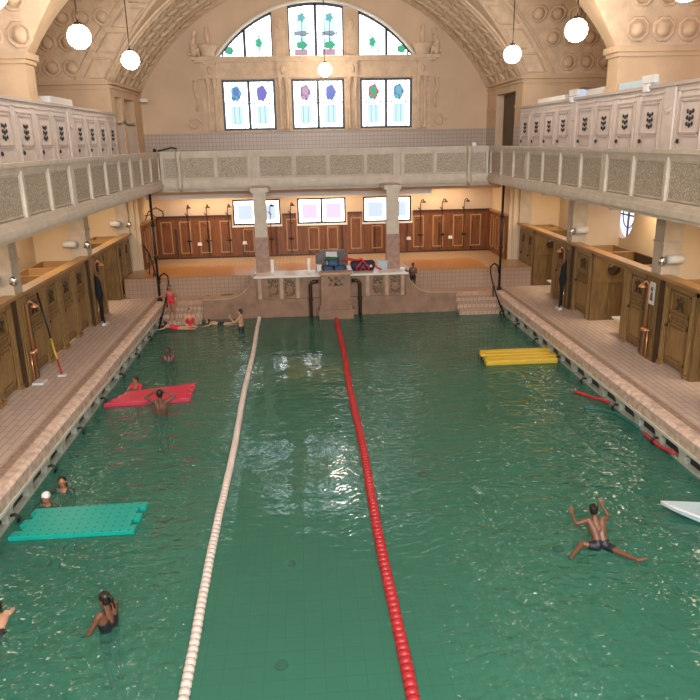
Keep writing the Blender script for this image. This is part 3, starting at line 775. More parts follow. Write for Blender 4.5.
# ------------------------------------------------------------------ cabins on the deck
def ornament(b, sx, x, cy, cz, s=1.0):
    for (dy, dz, r) in ((0, .0, .055), (-.09, .06, .045), (.09, .06, .045), (-.08, -.08, .04), (.08, -.08, .04), (0, .12, .04)):
        b.ball((x, cy + dy * s, cz + dz * s), (.02, r * s, r * s), 8, 6)
    b.tube([(x - sx * .01, cy - .12 * s, cz - .12 * s), (x - sx * .015, cy - .05 * s, cz), (x - sx * .01, cy - .14 * s, cz + .1 * s)], .018, 5)
    b.tube([(x - sx * .01, cy + .12 * s, cz - .12 * s), (x - sx * .015, cy + .05 * s, cz), (x - sx * .01, cy + .14 * s, cz + .1 * s)], .018, 5)
def cabin(sx, y0, y1, label, wide_top=2.655, door=True):
    cy = (y0 + y1) / 2
    X = 7.6; t = thing('changing_cabin', label, 'cabin', (sx * X, cy, DZ))
    b = MB()
    for ya, yb_ in ((y0 + .01, y0 + .15), (y1 - .15, y1 - .01)):
        b.box(sx * (X - .0), ya, DZ, sx * (X + .12), yb_, wide_top)
        b.box(sx * (X - .04), ya + .04, DZ + .12, sx * X, yb_ - .04, wide_top - .12)
        b.box(sx * (X - .05), ya, DZ, sx * X, yb_, DZ + .1)
    b.box(sx * (X - .02), y0 + .01, wide_top - .14, sx * (X + .12), y1 - .01, wide_top)
    obj('frame', b, M['oak_light'], t, True)
    b = MB(); b.box(sx * (X + .12), y0 + .01, DZ + .03, sx * (X + 1.25), y0 + .04, wide_top); b.box(sx * (X + .12), y1 - .04, DZ + .03, sx * (X + 1.25), y1 - .01, wide_top); b.box(sx * (X + 1.2), y0 + .01, DZ, sx * (X + 1.25), y1 - .01, wide_top - .0)
    obj('partition', b, M['oak_trim'], t, True)
    b = MB(); b.box(sx * (X + .04), y0 + .16, DZ + .08, sx * (X + .085), y1 - .16, wide_top - .15); d = obj('door', b, M['oak'], t, True)
    a, c = y0 + .26, y1 - .26
    def ring(za, zb, w_, b):
        b.box(sx * (X + .015), a, za, sx * (X + .04), a + w_, zb); b.box(sx * (X + .015), c - w_, za, sx * (X + .04), c, zb)
        b.box(sx * (X + .015), a, za, sx * (X + .04), c, za + w_); b.box(sx * (X + .015), a, zb - w_, sx * (X + .04), c, zb)
    b = MB(); ring(DZ + .22, 1.72, .045, b); ring(1.76, 1.94, .03, b); ring(1.98, 2.46, .04, b)
    b.box(sx * (X + .02), a + .1, DZ + .32, sx * (X + .04), c - .1, 1.62); obj('door_moulding', b, M['oak_light'], d, True)
    b = MB(); ornament(b, sx, sx * (X + .03), cy, 2.2, 1.15); obj('carved_ornament', b, M['oak_dark'], d, True)
    b = MB(); b.ball((sx * (X - .0), y1 - .22 if sx > 0 else y0 + .22, 1.62), .04, 8, 6); obj('door_knob', b, M['iron'], d, True)
    return t
def recess(sx, y0, y1, label, bench):
    X = 7.6; t = thing('open_cabin', label, 'cabin', (sx * X, (y0 + y1) / 2, DZ))
    top = 2.655
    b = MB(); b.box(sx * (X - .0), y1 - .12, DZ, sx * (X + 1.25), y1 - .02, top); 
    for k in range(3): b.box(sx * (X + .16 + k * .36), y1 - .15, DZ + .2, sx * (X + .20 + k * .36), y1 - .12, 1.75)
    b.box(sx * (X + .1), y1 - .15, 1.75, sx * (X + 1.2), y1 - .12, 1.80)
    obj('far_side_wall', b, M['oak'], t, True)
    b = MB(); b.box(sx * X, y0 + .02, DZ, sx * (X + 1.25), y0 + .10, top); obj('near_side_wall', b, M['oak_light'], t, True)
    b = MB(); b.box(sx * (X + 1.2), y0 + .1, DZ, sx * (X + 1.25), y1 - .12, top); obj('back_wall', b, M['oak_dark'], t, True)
    b = MB(); b.box(sx * X, y0 + .02, top - .12, sx * (X + .1), y1 - .02, top); b.box(sx * (X - .04), y0 + .0, DZ, sx * (X + .1), y0 + .12, top); obj('frame', b, M['oak_light'], t, True)
    b = MB()
    for k in (0,):
        cx = sx * (X + .62); b.ball((cx, y1 - .16, 2.15), (.2, .03, .16), 12, 6); b.ball((cx - .1, y1 - .18, 2.2), (.07, .03, .07), 8, 6); b.ball((cx + .1, y1 - .18, 2.2), (.07, .03, .07), 8, 6)
    obj('carved_ornament', b, M['oak_dark'], t, True)
    if bench:
        b = MB(); b.box(sx * (X + .06), y0 + .12, 1.02, sx * (X + 1.15), y0 + .85, 1.07); obj('bench', b, M['white'], t, True)
        b = MB(); b.box(sx * (X + .2), y0 + .12, .85, sx * (X + .26), y0 + .5, 1.02); obj('bench_bracket', b, M['iron'], t, True)
    return t
def niche(sx, yc, label):
    X = 7.6; t = thing('shower_niche', label, 'shower niche', (sx * X, yc, DZ))
    y0, y1 = yc - .4, yc + .4
    b = MB(); b.box(sx * (X + -.1 + .0), y0 + .0, DZ, sx * (X + .1), y0 + .1, 2.655); b.box(sx * (X - .1), y1 - .1, DZ, sx * (X + .1), y1, 2.655); obj('jamb', b, M['oak_dark'], t, True)
    b = MB(); b.box(sx * (X - .12), y0 + .1, DZ, sx * (X - .095), y1 - .1, 2.655); 
    for k in range(3): b.box(sx * (X - .14), y0 + .18 + k * .18, DZ + .1, sx * (X - .12), y0 + .21 + k * .18, 2.5)
    obj('back_panel', b, M['oak_light' if sx < 0 else 'oak'], t, True)
    return t
P = ['nearest in view', 'second in view', 'third in view', 'fourth in view']
rows = {-1: [], 1: []}
def cab_row(sx, y0, y1, n, labels):
    w_ = (y1 - y0) / n
    for i in range(n): cabin(sx, y0 + i * w_, y0 + (i + 1) * w_, labels[i])
L, R_ = 'left', 'right'
cab_row(-1, 10.95, 15.85, 4, ['oak changing cabin on the left deck outside the picture, fourth before the near niche', 'oak changing cabin on the left deck, third before the near niche', 'oak changing cabin at the left picture edge, second before the near niche', 'oak changing cabin at the left picture edge just before the near copper shower niche'])
cab_row(-1, 16.65, 21.55, 4, ['closed oak cabin on the left deck, right behind the leaning cleaning pole', 'closed oak cabin on the left deck, second beyond the near copper shower niche', 'closed oak cabin on the left deck, third beyond the near copper shower niche', 'closed oak cabin on the left deck just before the niche with the dark mop'])
cab_row(-1, 22.35, 23.3, 1, ['narrow oak cabin on the left deck just beyond the dark mop'])
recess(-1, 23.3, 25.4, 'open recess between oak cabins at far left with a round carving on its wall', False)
cab_row(-1, 25.4, 27.3, 2, ['closed oak cabin beyond the open recess on the far left', 'last oak cabin of the left row next to the iron stair rail'])
cab_row(1, 10.95, 13.4, 2, ['brown oak cabin on the right deck outside the picture, farther from the niche', 'brown oak cabin on the right deck just outside the right picture edge'])
recess(1, 13.4, 14.5, 'open cabin at the extreme right picture edge', False)
cab_row(1, 14.5, 15.85, 1, ['closed brown oak cabin at right edge with pale carving on its door'])
cab_row(1, 16.65, 17.85, 1, ['brown oak cabin between the open cabin with bench and the white poster'])
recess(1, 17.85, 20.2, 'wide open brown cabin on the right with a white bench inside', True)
cab_row(1, 20.2, 21.55, 1, ['closed brown oak cabin between the right-hand mop and the wide open cabin'])
cab_row(1, 22.35, 23.3, 1, ['narrow brown oak cabin beside the dark mop, farther side, on the right deck'])
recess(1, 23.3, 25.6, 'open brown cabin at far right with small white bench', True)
cab_row(1, 25.6, 27.3, 2, ['closed brown oak cabin just past the far right open cabin', 'last brown oak cabin of the right row beside the shower platform'])
for sx, side in ((-1, 'left'), (1, 'right')):
    for k, y in enumerate(NICHE[1:]):
        niche(sx, y, 'wood-lined shower niche on the %s deck %s' % (side, ('outside the near picture edge', 'nearest to the viewer', 'in the middle of the cabin row')[k]))
        # copper shower
        if k == 0: continue
        t = thing('deck_shower', 'copper shower pipe in the %s %s niche' % (side, ('near', 'middle')[k - 1]), 'shower', (sx * 7.45, y + .05, DZ))
        b = MB(); b.tube([(sx * 7.44, y + .08, DZ + .05), (sx * 7.44, y + .08, 2.45), (sx * 7.36, y + .08, 2.55), (sx * 7.28, y + .08, 2.5)], .025, 8); b.tube([(sx * 7.44, y - .08, 1.3), (sx * 7.44, y - .08, DZ + .05)], .02, 8); obj('pipe', b, M['copper'], t, True)
        b = MB(); b.lathe([(.02, 2.5), (.09, 2.42), (.09, 2.40), (.001, 2.4)], (sx * 7.26, y + .08, 0), 12); obj('shower_head', b, M['copper'], t, True)
        b = MB(); b.tube([(sx * 7.42, y - .14, 1.35), (sx * 7.42, y + .16, 1.35)], .04, 8); b.ball((sx * 7.38, y - .06, 1.35), .06, 8, 6); b.ball((sx * 7.38, y + .06, 1.35), .06, 8, 6); obj('mixer_valve', b, M['copper'], t, True)
    b = MB(); b.box(sx * 7.46, 7.0, 2.70, sx * 7.78, 27.4, 2.76); b.box(sx * 7.50, 7.0, 2.66, sx * 7.6, 27.4, 2.70)
    tag(obj('cap_rail', b, M['oak_trim']), 'long wooden capping board along the top of the %s cabins' % side, 'capping board')
    # drum spotlights on the columns
    for k, y in enumerate(NICHE[2:] + [27.4]):
        if side == 'right' and k == 2: continue
        t = thing('spotlight', 'small white drum spotlight on the %s %s column above the cabins' % (('near', 'middle', 'far')[k], side), 'spotlight', (sx * 7.4, y - .3, 3.1))
        b = MB(); b.lathe([(.001, -.36), (.10, -.38), (.115, -.2), (.115, 0), (.001, 0)], (sx * 7.95, y - .36, 3.14), 14, 'x') if sx > 0 else b.lathe([(.001, .0), (.115, .0), (.115, .2), (.10, .38), (.001, .38)], (-8.15, y - .36, 3.14), 14, 'x')
        obj('drum', b, M['white'], t, True)
        b = MB(); b.ball((sx * 7.46, y - .36, 3.10), (.09, .07, .12), 10, 8); obj('reflector', b, M['steel'], t, True)
        b = MB(); b.tube([(sx * 7.5, y - .36, 3.1), (sx * 7.6, y - .2, 3.0)], .03, 6); obj('bracket', b, M['iron'], t, True)
# mops with dark cloths, poster, cleaning pole
for sx, side in ((-1, 'left'), (1, 'right')):
    t = thing('mop', 'dark mop with drooping black cloth standing in the %s middle shower niche' % side, 'mop', (sx * 7.3, 21.6, DZ))
    b = MB(); b.tube([(sx * 7.22, 21.62, DZ), (sx * 7.38, 21.66, 2.2)], .022, 8); b.tube([(sx * 7.30, 21.8, DZ), (sx * 7.38, 21.76, 1.7)], .018, 8); obj('pole', b, M['iron'], t, True)
    b = MB(); b.tube([(sx * 7.30, 21.7, .72), (sx * 7.30, 21.7, 1.3), (sx * 7.31, 21.7, 1.55), (sx * 7.33, 21.7, 1.95), (sx * 7.37, 21.7, 2.12)], [.05, .06, .12, .08, .04], 10); obj('cloth', b, M['fabric_black'], t, True)
    b = MB(); b.box(sx * 7.18, 21.55, DZ, sx * 7.30, 21.85, DZ + .07); obj('foot', b, M['white'], t, True)
b = MB(); b.box(7.44, 16.05, 2.0, 7.455, 16.30, 2.55); t = obj('poster', b, M['white']); tag(t, 'narrow white notice poster in the near right shower niche', 'poster')
b = MB(); b.ball((7.435, 16.17, 2.38), (.006, .06, .06), 10, 6); b.prism([(16.1, 2.1), (16.24, 2.1), (16.2, 2.3), (16.14, 2.3)], 'x', 7.432, 7.44); obj('printed_picture', b, M['grey_box'], t)
t = thing('cleaning_pole', 'long pole with black, yellow and red grip leaning on left cabins', 'pole', (-6.97, 16.7, DZ))
pa, pb = Vector((-6.97, 16.65, DZ)), Vector((-7.50, 17.25, 2.55))
b = MB(); b.tube([pa.lerp(pb, .45), pb], .022, 8); obj('upper_pole', b, M['iron'], t, True)
b = MB(); b.tube([pa.lerp(pb, .20), pa.lerp(pb, .45)], .026, 8); obj('yellow_grip', b, M['yellow'], t, True)
b = MB(); b.tube([pa, pa.lerp(pb, .20)], .024, 8); obj('lower_pole', b, M['foam_red'], t, True)
b = MB(); b.box(-7.06, 16.58, DZ, -6.88, 16.72, DZ + .04); obj('foot', b, M['white'], t, True)
b = MB(); b.box(-7.45, 16.0, DZ, -7.2, 16.3, DZ + .05); tag(obj('foot_mat', b, M['white']), 'small white block on the deck in front of near left niche', 'mat')

# ------------------------------------------------------------------ changing cubicles on the galleries
def upper_cab(sx, y0, y1, label, knobside):
    X = (7.10 if sx < 0 else 6.74); dp = .05 if (y0 < 18.5 and y1 > 17.6) or (y0 < 11.1 and y1 > 10.2) else .68; zt = 6.93; z0 = 4.68; cy = (y0 + y1) / 2
    t = thing('gallery_cubicle', label, 'cubicle', (sx * X, cy, z0))
    b = MB(); b.box(sx * (X + .03), y0 + .005, z0, sx * (X + .10), y1 - .005, zt); dp > .1 and b.box(sx * (X + .1), y0 + .005, z0, sx * (X + .68), y0 + .04, zt); obj('front', b, M['pale_paint'], t, True)
    b = MB(); b.box(sx * X, y0 + .005, z0, sx * (X + .03), y0 + .10, zt - .1); b.box(sx * X, y1 - .10, z0, sx * (X + .03), y1 - .005, zt - .1); b.box(sx * X, y0 + .005, zt - .12, sx * (X + .03), y1 - .005, zt)
    obj('frame', b, M['pale_paint'], t, True)
    b = MB(); b.box(sx * (X + .005), y0 + .16, z0 + .05, sx * (X + .03), y1 - .16, zt - .2); d = obj('door', b, M['pale_paint'], t, True)
    def ring(a, c, za, zb, w_, b):
        x1, x2 = sx * (X - .02), sx * (X + .005)
        b.box(x1, a, za, x2, a + w_, zb); b.box(x1, c - w_, za, x2, c, zb); b.box(x1, a, za, x2, c, za + w_); b.box(x1, a, zb - w_, x2, c, zb)
    b = MB(); ring(y0 + .24, y1 - .24, 5.98, zt - .3, .03, b); ring(y0 + .19, y1 - .19, z0 + .1, zt - .23, .02, b); b.box(sx * (X - .02), y0 + .28, 5.93, sx * X, y1 - .28, 5.96); obj('door_moulding', b, M['pale_dark'], d, True)
    b = MB()
    for k in range(3):
        z = 6.14 + k * .12
        b.ball((sx * (X - .01), cy, z), (.015, .05, .05), 8, 5); b.ball((sx * (X - .01), cy - .10, z + .03), (.015, .04, .045), 8, 5); b.ball((sx * (X - .01), cy + .10, z + .03), (.015, .04, .045), 8, 5)
    obj('painted_ornament', b, M['ink'] if .2 < 1 else None, d, True)
    b = MB(); b.ball((sx * (X - .03), y1 - .26 if sx > 0 else y0 + .26, 5.84), (.03, .045, .05), 8, 6); obj('door_knob', b, M['ink'], d, True)
for sx, side in ((-1, 'left'), (1, 'right')):
    n = 0
    ys = [20.42 + 1.2 * k for k in range(4)] + [15.12 + 1.22 * k for k in range(4)] + [9.8 + 1.22 * k for k in range(4)]
    desc = {0: 'fourth from the far end', 1: 'third from the far end', 2: 'second from the far end', 3: 'at the far end of the row'}
    for i, y in enumerate(ys):
        w_ = 1.2 if i < 4 else 1.22
        if i < 4: lab = 'pale painted gallery cubicle %s on the %s' % (desc[i], side)
        elif i < 8: lab = 'pale painted cubicle on the %s gallery, %s one nearer than the middle plain pilaster' % (side, {4: 'fourth', 5: 'third', 6: 'second', 7: 'first'}[i])
        else: lab = 'pale painted cubicle on the %s gallery, %s one nearer than the near plain pilaster' % (side, {8: 'fourth', 9: 'third', 10: 'second', 11: 'first'}[i])
        upper_cab(sx, y, y + w_, lab, 1)
    X = 7.10 if sx < 0 else 6.74
    for k, (a, c) in enumerate(((20.0, 20.42), (14.68, 15.12))):
        b = MB(); b.box(sx * (X - .03), a + .01, 4.68, sx * (X + .68), c - .01, 6.93)
        b.tube([(sx * (X - .035), a + .1, 6.5), (sx * (X - .04), (a + c) / 2, 6.4), (sx * (X - .035), c - .1, 6.5)], .02, 5)
        tag(obj('cubicle_pilaster', b, M['pale_paint']), 'plain %s pilaster in the %s gallery cubicle row' % (('middle', 'near')[k], side), 'pilaster')
    b = MB(); b.box(sx * (X - .06), 9.8, 6.93, sx * (X + .04), 25.25, 7.0); b.box(sx * (X + .04), 11.1, 6.935, sx * (X + .74), 17.6, 6.995); b.box(sx * (X + .04), 18.5, 6.935, sx * (X + .74), 25.2, 6.995)
    tag(obj('cubicle_cornice', b, M['grey_box' if False else 'pale_dark']), 'flat grey ledge along the top of the %s gallery cubicles' % side, 'ledge')
def flatbox(x, y0, y1, z1, m, lab, cat='box', name='storage_box', dx=.3):
    b = MB(); b.box(x, y0, 7.0, x + dx, y1, z1); b.box(x + .02, y0 + .02, z1, x + dx - .02, y1 - .02, z1 + .01); tag(obj(name, b, M[m]), lab, cat)
flatbox(6.8, 21.2, 23.6, 7.13, 'white_stone', 'long low white box on the far right cubicles'); 
flatbox(6.8, 16.2, 17.6, 7.16, 'g_dummy' if False else 'foam_white', 'pale blue box lying on the right gallery cubicles')
flatbox(6.8, 18.5, 19.6, 7.16, 'white', 'white box lying on the cubicles left of the pale blue one')
flatbox(-7.5, 19.2, 21.0, 7.18, 'white', 'long white box lying on the left gallery cubicles')
flatbox(-7.5, 15.0, 15.9, 7.2, 'white', 'white box on the cubicles at the left picture edge')
for y, lab in ((20.3, 'white emergency lamp on the cubicles left of the middle plain pilaster'), (15.9, 'white emergency lamp at the right picture edge on the cubicles')):
    t = thing('emergency_lamp', lab, 'lamp', (6.74, y, 7.0))
    b = MB(); b.box(-.05, -.28, .06, .05, .28, .22); obj('housing', b, M['white'], t); b = MB(); b.box(-.1, -.1, -.12, -.02, .1, .03); obj('lamp_head', b, M['cap_white'], t); b = MB(); b.box(-.02, -.04, 0, .02, .04, .07); obj('bracket', b, M['white'], t)
# small objects on the rail corners and walls
t = thing('security_camera', 'small white security camera on the left pilaster edge by end wall', 'camera', (-7.0, 29.2, 7.6))
b = MB(); b.box(-.02, -.1, -.06, .22, .06, .06); obj('housing', b, M['cap_white'], t); b = MB(); b.tube([(-.13, 0, 0), (0, 0, 0)], .03, 6); obj('arm', b, M['white'], t)
b = MB(); b.tube([(-6.0, 26.2, 5.74), (-5.8, 26.3, 5.78), (-5.55, 26.4, 5.84), (-5.35, 26.4, 5.80)], .035, 6); b.ball((-6.1, 26.2, 5.76), .07, 8, 6)
tag(obj('hose', b, M['iron']), 'short black hose lying on the balustrade corner at far left', 'hose')
b = MB(); b.ball((5.42, 26.4, 5.77), (.09, .09, .07), 10, 8); b.box(5.34, 26.32, 5.70, 5.5, 26.48, 5.74); tag(obj('rail_lamp', b, M['cap_white']), 'small round white light on the end balustrade near right corner', 'lamp')

# ------------------------------------------------------------------ globe lamps
def lamp(x, y, z, ztop, label):
    if y < 26: ztop = SPR + math.sqrt(RB * RB - min((y - c) ** 2 for c in YC)) - .01
    t = thing('globe_lamp', label, 'lamp', (x, y, z))
    b = MB(); b.ball((0, 0, 0), .25, 28, 18); obj('globe', b, M['globe'], t)
    b = MB(); b.tube([(0, 0, .23), (0, 0, ztop - z)], .016, 6); obj('rod', b, M['brass_dark'], t)
    b = MB(); b.lathe([(.001, .31), (.07, .29), (.09, .22), (.001, .21)], seg=14); obj('cap', b, M['brass_dark'], t)
lamp(.1, 28.4, 8.55, 12.0, 'glowing white globe lamp hanging before the middle window of the end wall')
lamp(-5.72, 22, 8.29, 11.45, 'smaller glowing globe lamp on the left, the one nearest the end wall')
lamp(5.42, 22, 8.33, 11.45, 'glowing globe lamp on the right, smaller and farther of the two right ones')
lamp(-5.7, 17, 8.25, 10.3, 'large glowing globe lamp on the left under the brown vault')
lamp(5.42, 17, 8.29, 10.3, 'large glowing globe lamp on the right before the coffered vault')
lamp(-5.72, 12.45, 8.30, 10.9, 'glowing globe lamp cut by the top left picture corner')
lamp(5.5, 12.4, 8.33, 10.9, 'glowing globe lamp cut by the top picture edge at right')
for x in (-5.6, 5.3):
    for y in (7.0, 2.0): lamp(x, y, 8.3, 11.2, 'glowing globe lamp outside the picture, %s side, %s' % ('left' if x < 0 else 'right', 'middle' if y > 5 else 'nearest'))

# ------------------------------------------------------------------ far end: ledges, steps, parapet, platform
b = MB(); b.box(-7.5, 25.5, .3, 7.55, YB, 1.3); b.box(-2.67, 25.29, .3, 2.62, 25.5, 1.3); struct('floor_platform', b, M['tray_tile'])
b = MB(); b.box(-7.45, 25.48, DZ, -2.7, 25.5, 1.3); b.box(2.65, 25.48, DZ, 7.5, 25.5, 1.3); struct('wall_ledge', b, M['tile_wall'])
b = MB(); b.box(-7.45, 25.45, 1.29, -2.7, 25.62, 1.325); b.box(2.65, 25.45, 1.29, 7.5, 25.62, 1.325); struct('trim_ledge', b, M['oak_trim'])
b = MB(); b.box(-6.9, 25.7, 1.30, -3.0, 27.9, 1.312); b.box(3.0, 25.7, 1.30, 5.9, 27.9, 1.312); b.box(-1.9, 25.7, 1.30, 1.9, 27.9, 1.312)
tag(obj('floor_mat', b, M['mat_floor']), 'shiny orange floor covering on the shower platform', 'floor mat')
b = MB(); b.box(-6.15, 24.85, .2, -2.68, 25.5, DZ); b.box(2.62, 24.85, .2, 6.15, 25.5, DZ); struct('floor_landing', b, M['stone_light'])
for sx, side, xi in ((-1, 'left', 4.57), (1, 'right', 4.43)):
    t = thing('pool_steps', 'tiled stone steps going down into the water in the %s far corner' % side, 'steps', (sx * 5.25, 24.4, 0))
    for k in range(5):
        z = DZ - .155 * (k + 1); y1 = 24.86 - .40 * k
        b = MB(); b.box(sx * xi, y1 - .40, -1.5, sx * 5.985, y1, z - .045); b.box(sx * (xi - .0), y1 - .43, z - .045, sx * 5.985, y1, z); obj('step', b, M['step_tile'], t, True)
    # curved cheek wall
    pr = [(xi, -1.4), (xi, .70), (xi - .75, .70)]
    for i in range(1, 11):
        a = PI / 2 * i / 10; pr.append((xi - .75 - .98 * math.sin(a), .70 + .75 * (1 - math.cos(a))))
    xe = 2.68 if sx < 0 else 2.62; pr += [(xe, 1.45), (xe, -1.4)]
    pts = [(sx * p[0], p[1]) for p in pr]
    t = thing('cheek_wall', 'low stone wall with sweeping curved top between the %s steps and parapet' % side, 'low wall', (sx * 3.6, 24.4, 0))
    b = MB(); b.prism(pts if sx > 0 else pts[::-1], 'y', 24.3, 24.75); obj('wall_body', b, M['stone'], t, True)
    cap = [(p[0] * sx, p[1]) for p in pr[1:-1]]
    b = MB()
    for i in range(len(cap) - 1):
        (xa, za), (xb, zb) = cap[i], cap[i + 1]
        b.add([(xa, 24.27, za), (xb, 24.27, zb), (xb, 24.80, zb), (xa, 24.80, za), (xa, 24.27, za + .04), (xb, 24.27, zb + .04), (xb, 24.80, zb + .04), (xa, 24.80, za + .04)],
              [(0, 3, 2, 1), (4, 5, 6, 7), (0, 1, 5, 4), (1, 2, 6, 5), (2, 3, 7, 6), (3, 0, 4, 7)])
    obj('coping', b, M['stone_light'], t, True)
t = thing('parapet', 'stone parapet with carved panels between the two curved walls', 'parapet', (0, 24.5, 0))
b = MB(); b.box(-2.68, 24.38, -1.4, 2.62, 25.29, 1.42); b.box(-2.68, 24.3, -1.4, 2.62, 24.38, .58); b.box(-2.68, 24.27, .58, 2.62, 24.38, .66); obj('wall_body', b, M['stone'], t, True)
b = MB(); b.box(-2.74, 24.24, 1.42, 2.70, 25.28, 1.49); obj('cap_slab', b, M['white_stone'], t, True)
for cx in (-2.08, -1.5, 1.62, 2.24):
    b = MB(); b.box(cx - .17, 24.345, .74, cx + .17, 24.39, 1.34); 
    obj('carved_panel', b, M['stone_dark'], t, True)
    b = MB(); b.lathe([(.05, .0), (.13, -.02), (.13, .02), (.05, .03)], (cx, 24.34, .98), 14, 'y'); b.ball((cx, 24.34, .98), (.05, .03, .08), 8, 6); obj('carved_rosette', b, M['stone'], t, True)
for cx in (-2.55, -1.79, -1.22, 1.25, 1.93, 2.5):
    b = MB(); b.box(cx - .06, 24.32, .66, cx + .06, 24.38, 1.42); obj('pilaster_strip', b, M['stone_light'], t, True)
t = thing('starting_block', 'stone pedestal starting block with carved crest in the middle of the far wall', 'pedestal', (.1, 23.95, 0))
b = MB(); pr = [(-.52, .62), (-.50, 1.56), (.50, 1.56), (.52, .62)]
b.prism([(p[0] + .1, p[1]) for p in pr], 'y', 23.82, 24.26); obj('block', b, M['stone'], t, True)
b = MB(); b.box(-.5, 23.72, -.3, .70, 24.26, .22); b.box(-.54, 23.68, .22, .74, 24.26, .34); b.box(-.46, 23.75, .34, .66, 24.26, .50); b.box(-.43, 23.79, .5, .63, 24.26, .62); obj('base', b, M['stone'], t, True)
b = MB(); b.box(-.48, 23.78, 1.56, .68, 24.23, 1.63); obj('top_slab', b, M['stone_light'], t, True)
b = MB()
for (dx, dz, r) in ((0, 0, .06), (-.14, .08, .06), (.14, .08, .06), (-.2, -.06, .05), (.2, -.06, .05), (0, .15, .06), (-.08, -.1, .04), (.08, -.1, .04), (-.24, .17, .04), (.24, .17, .04)): b.ball((.1 + dx, 23.81, 1.28 + dz), (r, .025, r), 8, 6)
obj('carved_crest', b, M['stone_dark'], t, True)
b = MB(); b.ball((.1, 23.79, 1.22), (.05, .03, .05), 8, 6); obj('crest_hole', b, M['ink'], t, True)
for sx, cx in ((-1, -.78), (1, .96)):
    side = 'left' if sx < 0 else 'right'
    b = MB(); b.tube([(cx, 24.18, -.3), (cx, 24.18, .2), (cx, 24.18, .9), (cx, 24.18, 1.16), (cx - sx * .06, 24.18, 1.24), (cx - sx * .13, 24.18, 1.27), (cx - sx * .28, 24.18, 1.27)], .065, 10)
    b.lathe([(.09, .6), (.09, .66), (.065, .66)], (cx, 24.18, 0), 10)
    tag(obj('drain_pipe', b, M['brass_dark']), 'thick dark bent pipe just %s of the stone starting block' % side, 'pipe')
for cx, side in ((-2.44, 'left'), (2.24, 'right')):
    t = thing('pillar', 'square pillar of the end gallery with pink stone foot, %s of the starting block' % side, 'pillar', (cx, 25.2, 1.42))
    b = MB(); b.box(cx - .24, 24.98, 1.49, cx + .24, 25.27, 2.75); obj('lower_shaft', b, M['pink_stone'], t, True)
    b = MB(); b.box(cx - .22, 25.0, 2.75, cx + .22, 25.26, 4.3); obj('upper_shaft', b, M['rail'], t, True)
    b = MB(); b.box(cx - .30, 25.0, 4.3, cx + .30, 26.6, 4.45); obj('bracket', b, M['rail'], t, True)
# side walls of the platform with panelling, end panelling
for sx, side in ((-1, 'left'), (1, 'right')):
    b = MB(); b.box(sx * 7.15, 27.4, .6, sx * 7.5, YB, 4.4); b.box(sx * 7.3, 27.32, DZ, sx * 9.2, 27.4, 4.5); struct('wall_platform_' + side, b, M['cream'])
    b = MB(); b.box(sx * 7.06, 27.42, 1.3, sx * 7.15, YB, 3.02); struct('trim_panelling_' + side, b, M['red_wood'])
    b = MB()
    for y in (27.6, 28.4, 29.2):
        ring_rect_y = [(y, y + .04), (y + .44, y + .48)]
        for a, c in ring_rect_y: b.box(sx * 7.03, a, 1.5, sx * 7.06, c, 2.85)
        b.box(sx * 7.03, y, 2.8, sx * 7.06, y + .48, 2.85); b.box(sx * 7.03, y, 1.5, sx * 7.06, y + .48, 1.55)
    b.box(sx * 7.0, 27.42, 3.02, sx * 7.15, YB, 3.08); struct('trim_panelling_frames_' + side, b, M['oak_trim'])
t = thing('wall_panelling', 'reddish wood panelling with tall narrow frames behind the showers', 'panelling', (0, YB - .05, 1.3))
b = MB(); b.box(-7.05, YB - .07, 1.36, 7.05, YB - .0, 2.56); 
for a, c in ((-7.05, -3.92), (-1.8, -1.22), (.94, 1.56), (3.74, 7.05)): b.box(a, YB - .07, 2.56, c, YB, 3.04)
for i in range(94): x = -7.0 + i * .15; b.box(x, YB - .078, 1.5, x + .012, YB - .07, 2.5)
obj('boards', b, M['red_wood'], t, True)
b = MB(); b.box(-7.05, YB - .12, 1.30, 7.05, YB, 1.38)
for a, c in ((-7.05, -3.92), (-1.8, -1.22), (.94, 1.56), (3.74, 7.05)): b.box(a, YB - .13, 3.02, c, YB, 3.09)
for i in range(10): x = -6.25 + i * 1.39; b.box(x - .05, YB - .10, 1.36, x + .05, YB - .07, 2.56)
obj('rails', b, M['red_wood_dark'], t, True)
for cx in (-6.64, -5.87, -5.05, -4.2, -3.25, -1.42, -.5, .3, 1.3, 2.2, 3.98, 4.82, 5.7, 6.45):
    under = any(a - .1 < cx < c + .1 for a, c in low); zt = 2.50 if under else 2.86
    b = MB(); ring_rect(b, cx - .23, cx + .23, 1.52, zt, .045, YB - .11, YB - .07); obj('panel_frame', b, M['oak_trim'], t, True)
    b = MB(); b.box(cx - .16, YB - .085, 1.6, cx + .16, YB - .07, zt - .08)
    b.ball((cx, YB - .09, zt - .14), (.1, .02, .06), 8, 5); obj('panel_field', b, M['red_wood'], t, True)
sh = None
